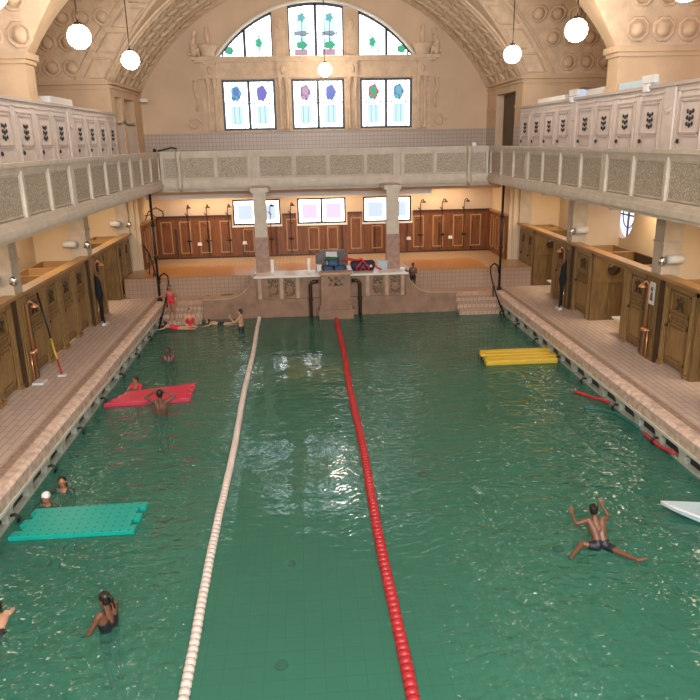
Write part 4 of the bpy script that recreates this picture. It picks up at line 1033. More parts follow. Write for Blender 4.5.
for i, (x, lab) in enumerate(((-5.72, 'dark shower on the end wall, leftmost of all'), (-4.93, 'dark shower on the end wall, second from left'), (-4.05, 'dark shower just left of the left low window'), (-2.3, 'dark shower hanging across left low window, left part'), (-1.45, 'dark shower between the left and middle low windows'), (2.75, 'dark shower across the right low window'), (4.05, 'dark shower just right of the right low window'), (4.98, 'dark shower on the end wall, second from right'), (5.92, 'dark shower on the end wall, rightmost of all'))):
    if sh is None:
        t = sh = thing('wall_shower', lab, 'shower', (x, YB - .12, 1.3))
        b = MB(); b.tube([(0, -.02, .12), (0, -.02, 2.05), (.03, -.06, 2.2), (.08, -.18, 2.24), (.1, -.24, 2.2)], [.012, .016, .022, .024, .024], 8); b.tube([(-.1, -.05, 1.9), (.05, -.05, 1.75)], .02, 6); obj('pipe', b, M['brass_dark'], t)
        b = MB(); b.lathe([(.02, .06), (.10, .0), (.10, -.02), (.001, -.02)], (.1, -.25, 2.14), 12); obj('shower_head', b, M['brass_dark'], t)
        b = MB(); b.ball((0, -.06, .75), .07, 8, 6); b.tube([(-.12, -.06, .75), (.12, -.06, .75)], .025, 6); obj('valve', b, M['brass_dark'], t)
    else: t = copy_tree(sh); t.location = (x, YB - .12, 1.3); t['label'] = lab
for i, (x, lab) in enumerate(((-5.3, 'small white soap dish on panelling, leftmost'), (-3.42, 'small white soap dish left of the left pillar'), (3.55, 'small white soap dish just right of the right pillar'), (5.35, 'small white soap dish on panelling at far right'))):
    b = MB(); b.box(-.08, -.06, 0, .08, .0, .12); b.box(-.1, -.1, 0, .1, 0, .02); o = obj('soap_dish', b, M['white_stone']); o.location = (x, YB - .115, 1.86); tag(o, lab, 'soap dish')

# things lying on the parapet and platform
t = thing('lifeguard_table', 'dark grey upright board stand behind the starting block', 'stand', (-.1, 25.25, 1.49))
b = MB(); b.box(-.55, 25.2, 1.49, .62, 25.4, 2.05); b.box(-.42, 25.15, 1.85, .50, 25.4, 2.16); obj('box_body', b, M['grey_box'], t, True)
b = MB(); b.box(-.42, 25.14, 2.16, .50, 25.42, 2.19); obj('lid', b, M['grey_box'], t, True)
b = MB(); b.add([(-.14, 25.13, 1.50), (.26, 25.13, 1.50), (.22, 25.10, 2.16), (-.18, 25.10, 2.16), (-.14, 25.11, 1.50), (.26, 25.11, 1.50), (.22, 25.08, 2.16), (-.18, 25.08, 2.16)], [(0, 1, 2, 3), (7, 6, 5, 4), (0, 4, 5, 1), (1, 5, 6, 2), (2, 6, 7, 3), (3, 7, 4, 0)])
tag(obj('paper_sheet', b, M['white']), 'white paper sheet propped on the dark grey stand', 'paper')
for k, (x, z, lab) in enumerate(((-.12, 1.49, 'dark blue crate on the parapet, left lower one'), (.28, 1.49, 'dark blue crate on the parapet, right lower one'), (.06, 1.70, 'dark blue crate lying on top of the other two'))):
    t = thing('crate', lab, 'crate', (x, 24.85, z))
    b = MB(); b.box(-.18, -.15, 0, .18, .15, .02); b.box(-.18, -.15, 0, .18, -.13, .2); b.box(-.18, .13, 0, .18, .15, .2); b.box(-.18, -.15, 0, -.16, .15, .2); b.box(.16, -.15, 0, .18, .15, .2); obj('body', b, M['blue_crate'], t)
    b = MB(); b.box(-.195, -.165, .18, .195, -.13, .205); b.box(-.195, .13, .18, .195, .165, .205); b.box(-.195, -.165, .18, -.16, .165, .205); b.box(.16, -.165, .18, .195, .165, .205); obj('rim', b, M['blue_crate'], t)
b = MB(); b.ball((.05, 24.85, 1.94), (.26, .14, .07), 12, 8); b.ball((-.1, 24.82, 1.96), (.14, .12, .07), 10, 6); tag(obj('towel', b, M['green_cloth']), 'crumpled dark green towel on the blue crates', 'towel')
b = MB(); b.box(-.52, 24.7, 1.49, -.36, 24.9, 1.75); b.box(-.54, 24.68, 1.73, -.34, 24.92, 1.76); tag(obj('small_box', b, M['white']), 'small white box left of the blue crates', 'box')
t = thing('sports_bag', 'navy bag with red straps lying right of the blue crates', 'bag', (1.12, 24.75, 1.49))
b = MB(); b.tube([(-.42, 0, .19), (-.36, 0, .2), (.36, 0, .2), (.42, 0, .19)], [.12, .19, .19, .12], 14); obj('body', b, M['bag_navy'], t)
b = MB(); b.tube([(-.25, -.17, .05), (-.2, -.2, .2), (0, -.16, .40), (.18, -.2, .2), (.22, -.17, .05)], .03, 6); b.tube([(-.1, -.19, .05), (0, -.2, .2), (.1, -.19, .05)], .03, 6); b.tube([(.3, 0, .35), (.5, -.1, .12), (.66, -.1, .05)], .035, 6); b.tube([(-.7, 0, .42), (-.5, 0, .44), (-.2, 0, .38), (0, 0, .42)], .05, 6); obj('strap', b, M['bag_red'], t)
b = MB(); b.ball((.28, -.19, .2), (.05, .02, .05), 8, 6); obj('badge', b, M['white'], t)
b = MB(); b.ball((.70, 24.8, 1.57), (.16, .12, .08), 10, 6); b.ball((.62, 24.78, 1.66), (.1, .1, .07), 8, 6); tag(obj('towel', b, M['cap_white']), 'white towel squeezed between the crates and the bag', 'towel')
b = MB(); b.box(1.95, 25.0 - .02, 1.49, 2.0, 25.02, 1.9) if False else b.add([(1.72, 24.98, 1.49), (2.02, 24.98, 1.49), (2.02, 24.86, 1.82), (1.62, 24.86, 1.86), (1.72, 25.0, 1.49), (2.02, 25.0, 1.49), (2.02, 24.88, 1.82), (1.62, 24.88, 1.86)], [(0, 3, 2, 1), (4, 5, 6, 7), (0, 1, 5, 4), (1, 2, 6, 5), (2, 3, 7, 6), (3, 0, 4, 7)])
tag(obj('paper_sheet', b, M['foam_white']), 'pale tilted paper board beside the right pillar', 'paper')
for i, (x, lab) in enumerate(((-2.1, 'white upright plank on the parapet next to left pillar'), (-.80, 'white upright plank on the parapet left of the grey stand'))):
    b = MB(); b.box(x - .05, 24.92, 1.49, x + .05, 25.0, 1.95); b.box(x - .06, 24.91, 1.93, x + .06, 25.01, 1.96); tag(obj('upright_plank', b, M['white_stone']), lab, 'plank')
b = MB(); b.tube([(-4.05, 24.9, .68), (-3.9, 24.9, .66), (-3.6, 24.85, .68), (-3.3, 24.9, .67)], [.05, .12, .12, .05], 8); tag(obj('towel', b, M['grey_box']), 'rolled grey towel lying on the low ledge left of the parapet', 'towel')
b = MB(); b.ball((-4.45, 24.9, .68), (.08, .08, .07), 10, 6); b.box(-4.5, 24.86, .60, -4.4, 24.94, .64); tag(obj('small_bucket', b, M['ink']), 'small black object on the low ledge near the left steps', 'bucket')

# ------------------------------------------------------------------ lane ropes
def rope(name, label, pts, mat, n_far):
    t = thing(name, label, 'lane rope', (pts[0][0], pts[0][1], 0))
    P0, P1 = Vector(pts[0]), Vector(pts[1]); Lr = (P1 - P0).length
    b = MB(); b.tube([P0, P1], .012, 6); obj('cable', b, M['cable'], t, True)
    pitch = .118; n = int(Lr / pitch); d = (P1 - P0) / n
    wr = 1.0 if mat is M['rope_red'] else .82
    prof = [(.02, -.052), (.055 * wr, -.05), (.082 * wr, -.018), (.082 * wr, .018), (.055 * wr, .05), (.02, .052)]
    src = None; far = MB(); k0 = 0
    for k in range(n):
        p = P0 + d * (k + .5); z = .02 + .008 * math.sin(k * .6); x = p.x + .015 * math.sin(k * .11)
        if p.y < 5.6: continue           # lane rope continues; see the near strand below
        if k0 < 100:
            if src is None:
                b = MB(); b.lathe(prof, (0, 0, 0), 12, 'y'); src = obj('float', b, mat, t); o = src
            else: o = src.copy(); COL.objects.link(o); o.parent = t
            o.location = Vector((x, p.y, z)) - t.location; k0 += 1
        else: far.lathe(prof, (x, p.y, z), 8, 'y')
    for k in range(n):
        p = P0 + d * (k + .5)
        if p.y < 5.6: far.lathe(prof, (p.x, p.y, .02), 6, 'y')
    o = obj('float_string', far, mat, t, True); o['kind'] = 'stuff'
rope('lane_rope', 'whitish lane rope of round floats along the left side of the calm lane', [(-2.50, -2.2, .02), (-2.60, 24.25, .02)], M['rope_white'], 0)
rope('lane_rope', 'red lane rope of round floats running from the starting block', [(-.02, -2.2, .02), (.10, 23.66, .02)], M['rope_red'], 0)

# ------------------------------------------------------------------ floating mats and noodles
def mat_outline(L, W, notch, n=3, both=True):
    """slab of length L (x) and width W (y) with square puzzle notches in both short ends"""
    pts = [(-L / 2, -W / 2)]; seg = W / (2 * n + 1)
    pts.append((L / 2, -W / 2))
    for i in range(2 * n + 1):
        y = -W / 2 + seg * i; x = L / 2 if i % 2 == 0 else L / 2 - notch
        pts += [(x, y), (x, y + seg)]
    pts += [(L / 2, W / 2), (-L / 2, W / 2)]
    for i in range(2 * n + 1):
        y = W / 2 - seg * i; x = -L / 2 if i % 2 == 0 else -L / 2 + notch
        pts += [(x, y), (x, y - seg)]
    out = []
    for p in pts:
        if not out or (abs(out[-1][0] - p[0]) + abs(out[-1][1] - p[1])) > 1e-6: out.append(p)
    if abs(out[0][0] - out[-1][0]) + abs(out[0][1] - out[-1][1]) < 1e-6: out.pop()
    return out
def foam_mat(name, label, quad, mat, th, n, notch, wob=0.):
    """quad: near-left, near-right, far-right, far-left corners on the water"""
    nl, nr, fr_, fl = [Vector((*q, 0)) for q in quad]
    c = (nl + nr + fr_ + fl) / 4
    out = mat_outline(2, 2, notch, n); seg_ = []
    # subdivide the long edges
    for i in range(len(out)):
        a, d_ = out[i], out[(i + 1) % len(out)]; seg_.append(a)
        if abs(a[0] - d_[0]) > 1:
            for k in range(1, 8): seg_.append((a[0] + (d_[0] - a[0]) * k / 8, a[1]))
    def mp(p):
        u, v = (p[0] + 1) / 2, (p[1] + 1) / 2
        q = nl.lerp(nr, u).lerp(fl.lerp(fr_, u), v) - c
        return (q.x, q.y, wob * math.sin(q.x * 2.2 + 1) if wob else 0)
    pts = [mp(p) for p in seg_]; nn = len(pts)
    b = MB(); lo = -.04
    vs = [(x, y, z + lo) for x, y, z in pts] + [(x, y, z + lo + th) for x, y, z in pts]
    b.add(vs, [tuple(range(nn))[::-1], tuple(range(nn, 2 * nn))] + [(i, (i + 1) % nn, nn + (i + 1) % nn, nn + i) for i in range(nn)])
    o = obj(name, b, mat); o.location = (c.x, c.y, .0); tag(o, label, 'floating mat'); 
    m_ = o.modifiers.new('bev', 'BEVEL'); m_.width = .012; m_.segments = 2; m_.limit_method = 'ANGLE'
    return o
foam_mat('floating_mat', 'large teal floating foam mat with notched ends at the left pool edge', [(-5.82, 10.1), (-3.86, 10.12), (-3.82, 11.05), (-5.70, 11.0)], M['teal_mat'], .11, 2, .11)
foam_mat('floating_mat', 'pink-red floating foam mat at the left pool edge', [(-5.85, 15.95), (-3.86, 16.1), (-3.86, 17.2), (-5.5, 16.75)], M['pink_mat'], .13, 3, .09, .0)
# yellow raft made of joined foam rolls
t = thing('floating_raft', 'yellow floating raft of ribbed foam at the right pool edge', 'floating raft', (4.9, 18.47, .05))
for k in range(4):
    y = -.43 + k * .285; dx = .06 if k % 2 else -.02
    b = MB(); b.box(-1.0 + dx, y - .125, -.07, 1.02 + dx, y + .125, .09); o = obj('foam_roll', b, M['yellow'], t); m_ = o.modifiers.new('bev', 'BEVEL'); m_.width = .05; m_.segments = 3
b = MB(); b.box(-.98, -.45, -.04, 1.0, .45, .02); obj('joining_web', b, M['yellow'], t)
b = MB(); 
for k in range(3): b.box(-1.03, -.29 + k * .285 - .02, -.05, -.93, -.29 + k * .285 + .06, .04)
obj('connector', b, M['ink'], t)
t = thing('float_board', 'pale blue-white curved float pointing in from the right picture edge', 'float', (5.35, 9.6, 0))
b = MB(); vs = []; N = 12
for i in range(N + 1):
    u = i / N; x = 4.74 + 1.22 * u; g_ = min(1, u * 1.22 / .70); near = 9.98 - .03 - .72 * g_ ** .8; z = .17 - .07 * g_
    vs += [(x, near, z), (x, 9.99, z + .01), (x, 9.97, z - .05 - .08 * g_), (x, near + .03, z - .05 - .08 * g_)]
fs = [(0, 1, 2, 3)]
for i in range(N):
    for k in range(4): fs.append((i * 4 + k, (i + 1) * 4 + k, (i + 1) * 4 + (k + 1) % 4, i * 4 + (k + 1) % 4))
fs.append(tuple(N * 4 + k for k in (3, 2, 1, 0)))
b.add(vs, fs); obj('hull', b, M['foam_white'], t, True)
b = MB(); b.tube([(4.75, 9.96, .165), (4.9, 9.75, .15), (5.1, 9.54, .13), (5.3, 9.36, .11), (5.44, 9.23, .10), (5.96, 9.23, .10)], .02, 6); obj('edge_band', b, M['cap_white'], t, True)
def noodle(label, pts, mat):
    sm = []; P_ = [Vector(p) for p in pts]
    for i in range(len(P_) - 1):
        for k in range(5): sm.append(P_[i].lerp(P_[i + 1], k / 5))
    sm.append(P_[-1]); b = MB(); b.tube(sm, .035, 10); o = obj('foam_noodle', b, mat); tag(o, label, 'foam noodle'); return o
noodle('red foam noodle floating near the right gutter beyond the green one', [(5.42, 15.55, .06), (5.68, 15.25, .03), (5.88, 15.0, .03), (5.94, 14.72, .06)], M['foam_red'])
noodle('dark green foam noodle floating between the two red ones', [(5.30, 14.6, .0), (5.62, 14.45, .01), (5.86, 14.1, .02), (5.93, 13.7, .02), (5.95, 13.3, .03)], M['foam_green'])
noodle('red foam noodle pressed against the right gutter wall', [(5.93, 12.95, .04), (5.90, 12.6, .06), (5.91, 12.2, .07), (5.95, 11.8, .13)], M['foam_red'])

t = thing('kickboard', 'small red float with dark end at the right picture edge', 'float', (5.40, 8.95, 0))
b = MB(); b.tube([(0, .0, .04), (.14, .05, .08), (.34, .06, .08), (.5, .0, .05)], [.05, .08, .08, .05], 10); obj('foam_body', b, M['foam_red'], t)
b = MB(); b.tube([(.02, .14, .05), (.12, .17, .12), (.22, .14, .06)], .035, 8); obj('grip', b, M['ink'], t)
# ------------------------------------------------------------------ people
def seg_pts(p, q, k): return Vector(p).lerp(Vector(q), k)
def hand(b, w, d, n, s, side, curl=.5):
    """w wrist, d direction of the fingers, n palm normal, side +1 for a right hand"""
    w = Vector(w); d = Vector(d).normalized(); n = Vector(n); n = (n - d * n.dot(d)).normalized(); l = d.cross(n) * side
    pw = w + d * .045 * s
    for k in (-1.2, 0, 1.2): b.cone(w + l * k * .010 * s, w + d * .085 * s + l * k * .024 * s, .019 * s, .017 * s, 8)
    for i, (off, ln) in enumerate(((-.033, .060), (-.011, .074), (.011, .070), (.032, .055))):
        p0 = w + d * .09 * s + l * off * s; dd = (d + l * off * 5).normalized()
        p1 = p0 + dd * ln * .55 * s; p2 = p1 + (dd + n * curl).normalized() * ln * .55 * s
        b.cone(p0, p1, .0115 * s, .0105 * s, 6); b.cone(p1, p2, .0105 * s, .009 * s, 6)
    p0 = w + d * .03 * s - l * .022 * s; p1 = p0 + (d * .6 - l * .8).normalized() * .035 * s; p2 = p1 + (d - l * .2).normalized() * .032 * s
    b.cone(p0, p1, .014 * s, .012 * s, 6); b.cone(p1, p2, .012 * s, .010 * s, 6)
def person(label, loc, rz, s, J, skin, hair='hair', hairstyle='short', suit=None, suitmat=None, cap=None, look=(0, 1, 0), head_up=None, vox=.011, nohands=(), group=None):
    """J: joints in metres for a 1.72 m adult; figure faces +y before rotation"""
    t = thing('person', label, 'person', loc, rz, group)
    g = {k: Vector(v) * s for k, v in J.items()}
    b = MB()
    pel, che, nek, hd = g['pelvis'], g['chest'], g['neck'], g['head']
    lat = (g['shr'] - g['shl']).normalized(); up = (nek - pel).normalized(); fw = up.cross(lat).normalized()
    # trunk
    for k in (-1, 1):
        b.cone(pel + lat * k * .075 * s, pel.lerp(che, .5) + lat * k * .055 * s, .095 * s, .085 * s, 12)
        b.cone(pel.lerp(che, .5) + lat * k * .055 * s, che + lat * k * .075 * s, .085 * s, .095 * s, 12)
        b.cone(che + lat * k * .075 * s, (g['shr'] if k > 0 else g['shl']) * .75 + nek * .25, .095 * s, .055 * s, 10)
    b.cone(che, nek, .10 * s, .055 * s, 12); b.cone(nek, hd - (hd - nek) * .2, .052 * s, .05 * s, 10)
    for c in 'lr':
        k = -1 if c == 'l' else 1
        b.cone(g['sh' + c], g['el' + c], .047 * s, .036 * s, 10); b.cone(g['el' + c], g['wr' + c], .037 * s, .024 * s, 10)
        hip = pel + lat * k * .09 * s - up * .03 * s
        b.cone(hip, g['kn' + c], .082 * s, .052 * s, 12); b.cone(g['kn' + c], g['an' + c], .052 * s, .032 * s, 10)
        calf = g['kn' + c].lerp(g['an' + c], .3); b.ball(calf, .052 * s, 8, 6)
        fd = (g['to' + c] - g['an' + c]); b.cone(g['an' + c], g['an' + c] + fd * .5, .034 * s, .034 * s, 8); b.cone(g['an' + c] + fd * .5, g['to' + c], .036 * s, .022 * s, 8)
        if c not in nohands:
            d = (g['wr' + c] - g['el' + c]).normalized(); hn = Vector(J.get('pn' + c, (0, 0, -1)))
            hd_ = Vector(J.get('hd' + c, tuple(d)))
            hand(b, g['wr' + c], hd_, hn if abs(hn.dot(d)) < .95 else fw, s, k, .5)
    # head with face
    lk = Vector(look).normalized(); hu = Vector(head_up).normalized() if head_up else Vector((0, 0, 1)); hu = (hu - lk * hu.dot(lk)).normalized(); hr = lk.cross(hu)
    hb = MB()
    def HB(mb, off, r, sg=12):
        n0 = len(mb.v); mb.ball((0, 0, 0), (r[0], r[1], r[2]), sg, 8)
        for i in range(n0, len(mb.v)):
            v = Vector(mb.v[i]); p = hd + (hr * (off[0] * s) + lk * (off[1] * s) + hu * (off[2] * s)) + (hr * v.x + lk * v.y + hu * v.z) * s
            mb.v[i] = tuple(p)
    HB(b, (0, 0, .02), (.076, .095, .10)); HB(b, (0, .03, -.055), (.055, .06, .06)); HB(b, (0, .098, -.012), (.013, .02, .022), 8); HB(b, (0, .088, .02), (.010, .014, .03), 8)
    for k in (-1, 1): HB(b, (k * .078, -.005, -.005), (.012, .02, .03), 8)
    HB(b, (0, .085, -.055), (.024, .012, .012), 8)
    body = obj('body', b, M[skin], t); md = body.modifiers.new('r', 'REMESH'); md.mode = 'VOXEL'; md.voxel_size = vox; md.use_smooth_shade = True
    sm = body.modifiers.new('s', 'SMOOTH'); sm.iterations = 2; sm.factor = .5
    for k in (-1, 1):
        e = MB(); HB(e, (k * .03, .086, .012), (.012, .009, .008), 8); obj('eye', e, M['ink'], t)
    e = MB(); HB(e, (0, .097, -.052), (.022, .006, .006), 8); obj('mouth', e, M['lip'], t)
    h = MB()
    if cap: HB(h, (0, -.012, .045), (.086, .10, .088), 16); obj('swim_cap', h, M[cap], t)
    else:
        HB(h, (0, -.022, .045), (.086, .095, .090), 14)
        HB(h, (0, -.04, -.01), (.078, .07, .075), 12)
        if hairstyle == 'pony':
            HB(h, (0, -.12, .06), (.035, .035, .035), 8); HB(h, (0, -.155, .01), (.025, .025, .06), 8); HB(h, (0, -.17, -.07), (.016, .018, .07), 8)
        if hairstyle == 'long': HB(h, (0, -.065, -.09), (.075, .045, .12), 10)
        if hairstyle == 'bun': HB(h, (0, -.09, .11), (.04, .04, .04), 8)
        obj('hair', h, M[hair], t)
    if suit:
        q = MB(); e = .009 * s
        if suit in ('shorts', 'suit', 'shirt'):
            if suit != 'shirt':
                for k, c in ((-1, 'l'), (1, 'r')):
                    hip = pel + lat * k * .09 * s - up * .03 * s
                    q.cone(pel + lat * k * .075 * s, pel.lerp(che, .14) + lat * k * .07 * s, .095 * s + e, .09 * s + e, 12)
                    fr_ = .42 if suit == 'shorts' else .12
                    q.cone(hip, hip.lerp(g['kn' + c], fr_), .082 * s + e, (.082 - .03 * fr_) * s + e * 1.4, 12)
            if suit in ('suit', 'shirt'):
                for k in (-1, 1):
                    q.cone(pel + lat * k * .075 * s, pel.lerp(che, .5) + lat * k * .055 * s, .095 * s + e, .085 * s + e, 12)
                    q.cone(pel.lerp(che, .5) + lat * k * .055 * s, che + lat * k * .07 * s, .085 * s + e, .095 * s + e, 12)
                    c = 'r' if k > 0 else 'l'
                    if suit == 'shirt':
                        q.cone(che + lat * k * .075 * s, g['sh' + c] * .8 + nek * .2, .095 * s + e, .055 * s + e, 10); q.cone(g['sh' + c], g['sh' + c].lerp(g['el' + c], .6), .047 * s + e, .042 * s + e, 10)
                    else: q.cone(che + lat * k * .07 * s, nek + lat * k * .07 * s - up * .02 * s, .08 * s + e, .03 * s, 8)
        o = obj('swimsuit' if suit == 'suit' else ('swim_shirt' if suit == 'shirt' else 'swim_trunks'), q, M[suitmat], t)
        md = o.modifiers.new('r', 'REMESH'); md.mode = 'VOXEL'; md.voxel_size = vox; md.use_smooth_shade = True
        sm = o.modifiers.new('s', 'SMOOTH'); sm.iterations = 1
    return t
def stand(**kw):
    J = dict(pelvis=(0, 0, .93), chest=(0, .01, 1.22), neck=(0, 0, 1.44), head=(0, .02, 1.58), shl=(-.18, 0, 1.39), shr=(.18, 0, 1.39),
             ell=(-.24, -.02, 1.12), elr=(.24, -.02, 1.12), wrl=(-.25, .06, .87), wrr=(.25, .06, .87),
             knl=(-.10, .02, .49), knr=(.10, .02, .49), anl=(-.11, -.01, .08), anr=(.11, -.01, .08), tol=(-.13, .15, .03), tor=(.13, .15, .03))
    J.update(kw); return J
# 1 swimmer with spread legs seen from behind (pelvis at the origin, facing +y)
J = dict(pelvis=(0, 0, 0), chest=(-.03, .16, .24), neck=(-.06, .26, .43), head=(-.08, .31, .57), shl=(-.23, .22, .40), shr=(.12, .24, .39),
         ell=(-.43, .22, .34), wrl=(-.50, .26, .52), elr=(.26, .36, .38), wrr=(.16, .44, .56), pnl=(0, 1, 0), pnr=(0, 1, 0), hdl=(-.2, .05, 1), hdr=(-.3, .2, 1),
         knl=(-.36, .04, .02), anl=(-.62, -.22, -.02), tol=(-.72, -.34, -.04), knr=(.27, -.30, -.02), anr=(.44, -.56, 0), tor=(.60, -.57, .03))
person('swimmer with bare tanned back and black trunks, legs spread, in the right lane', (3.33, 9.0, .06), 0, .80, J, 'skin_brown', 'hair', 'bun', 'shorts', 'suit_black', vox=.0085)
# 2 girl with braid, turned to the left
J = stand(ell=(-.27, .14, 1.12), wrl=(-.20, .34, .97), elr=(.26, .10, 1.12), wrr=(.16, .32, .98), pnl=(0, 0, -1), pnr=(0, 0, -1), hdr=(-.2, 1, 0), hdl=(.1, 1, 0))
person('girl with dark braid and black swimsuit standing in the water at lower left', (-3.68, 7.85, -.94), math.radians(62), .86, J, 'skin_brown', 'hair', 'pony', 'suit', 'suit_black', look=(0, 1, -.15), vox=.009)
# 3 swimmer cut by the left edge
J = dict(pelvis=(0, -.5, -.05), chest=(0, -.2, .0), neck=(0, 0, .04), head=(0, .13, .10), shl=(-.18, -.05, .03), shr=(.18, -.05, .03), ell=(-.30, .2, .0), wrl=(-.2, .45, -.02), elr=(.26, .12, -.02), wrr=(.16, .34, -.06),
         knl=(-.1, -.9, -.12), knr=(.1, -.9, -.12), anl=(-.1, -1.3, -.1), anr=(.1, -1.3, -.1), tol=(-.1, -1.45, -.1), tor=(.1, -1.45, -.1))
person('swimmer cut off by the left picture edge, head and one arm above water', (-5.25, 8.25, -.02), math.radians(20), .85, J, 'skin_light', 'hair', 'short', 'shorts', 'suit_black', look=(0, .6, .4))
# 4, 5 two children at the teal mat
J = stand(ell=(-.34, .10, 1.30), wrl=(-.50, .30, 1.24), elr=(.30, .16, 1.26), wrr=(.12, .30, 1.24), pnl=(0, 0, -1), pnr=(0, 0, -1))
person('child with white swim cap holding on between gutter and teal mat', (-5.58, 11.22, -1.17), math.radians(170), .84, J, 'skin_mid', cap='cap_white', suit='shirt', suitmat='suit_green', look=(0, 1, -.1))
J = stand(elr=(.34, .10, 1.34), wrr=(.56, .16, 1.32), ell=(-.28, .10, 1.15), wrl=(-.30, .28, 1.05), pnr=(0, 0, -1), pnl=(0, 0, -1))
person('dark-haired girl holding the gutter behind the child with the white cap', (-5.46, 11.72, -1.14), math.radians(168), .84, J, 'skin_mid', hairstyle='long', suit='shirt', suitmat='suit_green', look=(-.4, 1, .1))
# 6, 7 at the pink mat
J = stand(ell=(-.24, .16, 1.26), wrl=(-.06, .32, 1.22), elr=(.24, .16, 1.26), wrr=(.10, .34, 1.20), pnl=(0, 0, -1), pnr=(0, 0, -1))
person('child in red swim shirt leaning on the far edge of the pink-red mat', (-5.36, 17.22, -1.00), math.radians(150), .78, J, 'skin_mid', suit='shirt', suitmat='suit_red', look=(.3, 1, -.3))
J = stand(ell=(-.36, .04, 1.50), wrl=(-.16, .02, 1.62), elr=(.36, .04, 1.50), wrr=(.16, .02, 1.62), hdl=(1, 0, .2), hdr=(-1, 0, .2), pnl=(0, 1, 0), pnr=(0, 1, 0))
person('man seen from behind with both hands raised to his head by the pink-red mat', (-4.40, 15.38, -.98), math.radians(3), .92, J, 'skin_dark', cap=None, suit='shorts', suitmat='suit_black', look=(0, 1, 0), vox=.010)
# 8 head in the water
J = stand()
person('dark-haired bather submerged to the neck, alone beyond the pink-red mat', (-4.95, 19.5, -1.06), math.radians(175), .86, J, 'skin_dark', suit='suit', suitmat='suit_black')
# 9 child on the steps
J = stand(elr=(.36, .08, 1.22), wrr=(.56, .16, 1.16), ell=(-.30, .02, 1.16), wrl=(-.28, .16, .98))
person('child in red swimwear standing on the left pool steps', (-5.58, 23.88, .135), math.radians(185), .72, J, 'skin_mid', suit='suit', suitmat='suit_red', look=(0, 1, 0))
# 10
J = dict(pelvis=(0, 0, .10), chest=(0, .04, .38), neck=(0, .02, .60), head=(0, .05, .74), shl=(-.18, 0, .55), shr=(.18, 0, .55), ell=(-.27, .12, .34), wrl=(-.24, .34, .26), elr=(.27, .12, .34), wrr=(.24, .34, .26),
         knl=(-.16, .40, .12), knr=(.16, .40, .12), anl=(-.14, .50, -.28), anr=(.14, .50, -.28), tol=(-.15, .64, -.32), tor=(.15, .64, -.32))
person('child with pink goggles chest deep below the left steps', (-4.92, 23.42, -.02), math.radians(200), .76, J, 'skin_light', suit='suit', suitmat='suit_red')
# 11 lying
J = dict(pelvis=(0, 0, 0), chest=(0, .26, .05), neck=(0, .46, .10), head=(0, .58, .17), shl=(-.18, .42, .08), shr=(.18, .42, .08), ell=(-.32, .50, .02), wrl=(-.42, .70, 0), elr=(.32, .5, .02), wrr=(.42, .70, 0),
         knl=(-.12, -.42, 0), knr=(.12, -.42, .02), anl=(-.12, -.80, .0), anr=(.14, -.82, .04), tol=(-.12, -.95, 0), tor=(.14, -.97, .04))
person('child in red lying in shallow water at the foot of the left steps', (-5.30, 23.0, .08), math.radians(75), .74, J, 'skin_light', suit='suit', suitmat='suit_red', look=(0, 1, .4))
person('swimmer stretched out in the water between the left steps and the boy', (-3.95, 23.6, .0), math.radians(85), .66, J, 'skin_light', suit='shorts', suitmat='suit_black', look=(0, 1, .4))
# 13 boy
J = stand(ell=(-.24, .22, 1.20), wrl=(-.10, .40, 1.36), elr=(.26, .20, 1.12), wrr=(.12, .42, 1.10), pnl=(0, -1, 0), pnr=(0, 0, -1), hdl=(.1, .1, 1))
person('bare-chested dark-haired boy standing by the far end of the whitish rope', (-3.13, 22.75, -.72), math.radians(82), .84, J, 'skin_light', suit='shorts', suitmat='suit_black', look=(0, 1, -.1), vox=.010)
# 14 child on the right ledge
J = stand(ell=(-.24, .10, 1.14), wrl=(-.08, .22, 1.14), elr=(.24, .10, 1.14), wrr=(.08, .22, 1.14), knr=(.12, .02, .49))
person('child in dark swim shorts standing on the ledge right of the parapet', (3.0, 25.15, .60), math.radians(160), .62, J, 'skin_dark', suit='shorts', suitmat='suit_black', look=(0, 1, -.2))

# ------------------------------------------------------------------ lights
def area(name, loc, rot, sx_, sy_, power, col):
    l = bpy.data.lights.new(name, 'AREA'); l.shape = 'RECTANGLE'; l.size = sx_; l.size_y = sy_; l.energy = power; l.color = col
    o = bpy.data.objects.new(name, l); COL.objects.link(o); o.location = loc; o.rotation_euler = rot; return o
# added fill light standing for daylight, just inside the unseen rear panes
area('rear_fill', (0, YREAR + .15, 8.8), (math.radians(90), 0, 0), 9.5, 4.6, 1700, (.86, .93, 1.0))
# warm lamps under the galleries
for sx in (-1, 1):
    for y in (7.8, 13.4, 19.1, 24.8):
        area('gallery_lamp', (sx * 8.5, y, 4.36), (0, 0, 0), 1.0, 1.6, 50, (1, .80, .56))
for x in (-4.6, 0, 4.6): area('gallery_lamp', (x, 28.9, 4.3), (0, 0, 0), 2.6, .5, 48, (1, .80, .56))
w = bpy.data.worlds.new('w'); sc.world = w; w.use_nodes = True
w.node_tree.nodes['Background'].inputs[0].default_value = (.75, .85, 1, 1); w.node_tree.nodes['Background'].inputs[1].default_value = .6

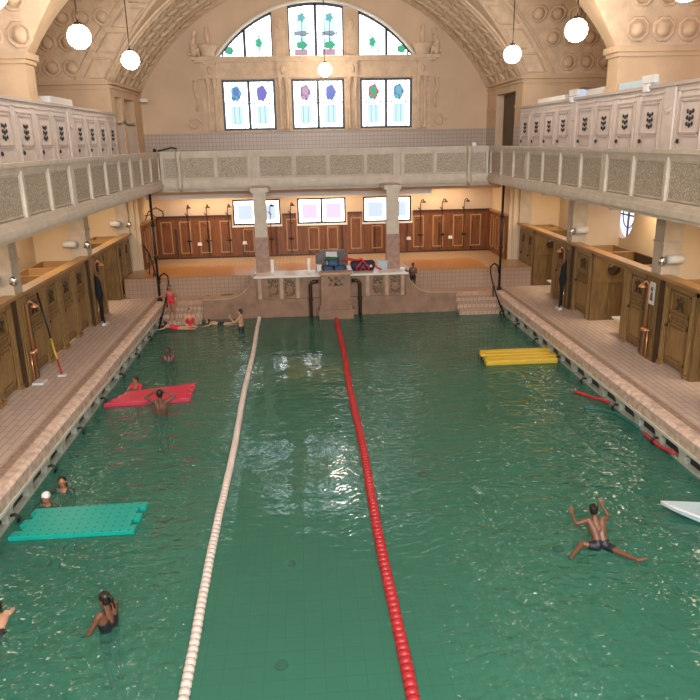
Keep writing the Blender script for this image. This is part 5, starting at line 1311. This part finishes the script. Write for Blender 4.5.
# ------------------------------------------------------------------ camera
cam = bpy.data.cameras.new('camera'); co = bpy.data.objects.new('camera', cam); COL.objects.link(co)
Rm = [[0.9973573596517555, -0.037560281048911626, 0.062189407747667624], [-0.07033547130529817, -0.2847562284884402, 0.9560161148292956], [-0.018199412758121297, -0.9578638293748054, -0.28664554025955735]]
mw = Matrix.Identity(4)
for i in range(3):
    mw[i][0] = Rm[i][0]; mw[i][1] = -Rm[i][1]; mw[i][2] = -Rm[i][2]
mw[0][3], mw[1][3], mw[2][3] = -1.002, 0.0, 5.972
co.matrix_world = mw
cam.sensor_width = 36; cam.lens = 36; cam.clip_end = 200; cam.clip_start = .05
sc.camera = co
vs_ = sc.view_settings; vs_.view_transform = 'Standard'; vs_.look = 'None'; vs_.gamma = 1; vs_.use_curve_mapping = False; vs_.exposure = 0.4

# ------------------------------------------------------------------ groups of repeats
GR = {'changing_cabin': 'wooden changing cabins along the decks', 'open_cabin': 'open cabins along the decks', 'shower_niche': 'shower niches between the cabins', 'deck_shower': 'copper showers on the decks',
      'gallery_cubicle': 'pale cubicles on the galleries', 'cubicle_pilaster': 'pilasters between the gallery cubicles', 'column': 'columns under the side galleries', 'globe_lamp': 'hanging globe lamps',
      'wall_shower': 'showers on the end wall', 'soap_dish': 'soap dishes on the panelling', 'spotlight': 'drum spotlights on the columns', 'crate': 'blue crates on the parapet', 'mop': 'mops in the shower niches',
      'foam_noodle': 'foam noodles by the right gutter', 'gallery_balustrade': 'gallery balustrades', 'pillar': 'pillars of the end gallery', 'emergency_lamp': 'emergency lamps on the cubicles', 'lane_rope': 'lane ropes',
      'iron_post': 'iron posts at the far corners', 'cheek_wall': 'curved cheek walls', 'pool_steps': 'steps in the far corners', 'drain_pipe': 'pipes beside the starting block', 'cornice_sculpture': 'sculptures on the cornice',
      'storage_box': 'flat boxes on the gallery cubicles', 'upright_plank': 'white planks on the parapet', 'person': 'bathers', 'cap_rail': 'capping boards of the cabin rows', 'cubicle_cornice': 'ledges over the gallery cubicles'}
for o in list(bpy.data.objects):
    if o.parent is None and o.get('category') and not o.get('group'):
        g = GR.get(o.name.split('.')[0])
        if g: o['group'] = g
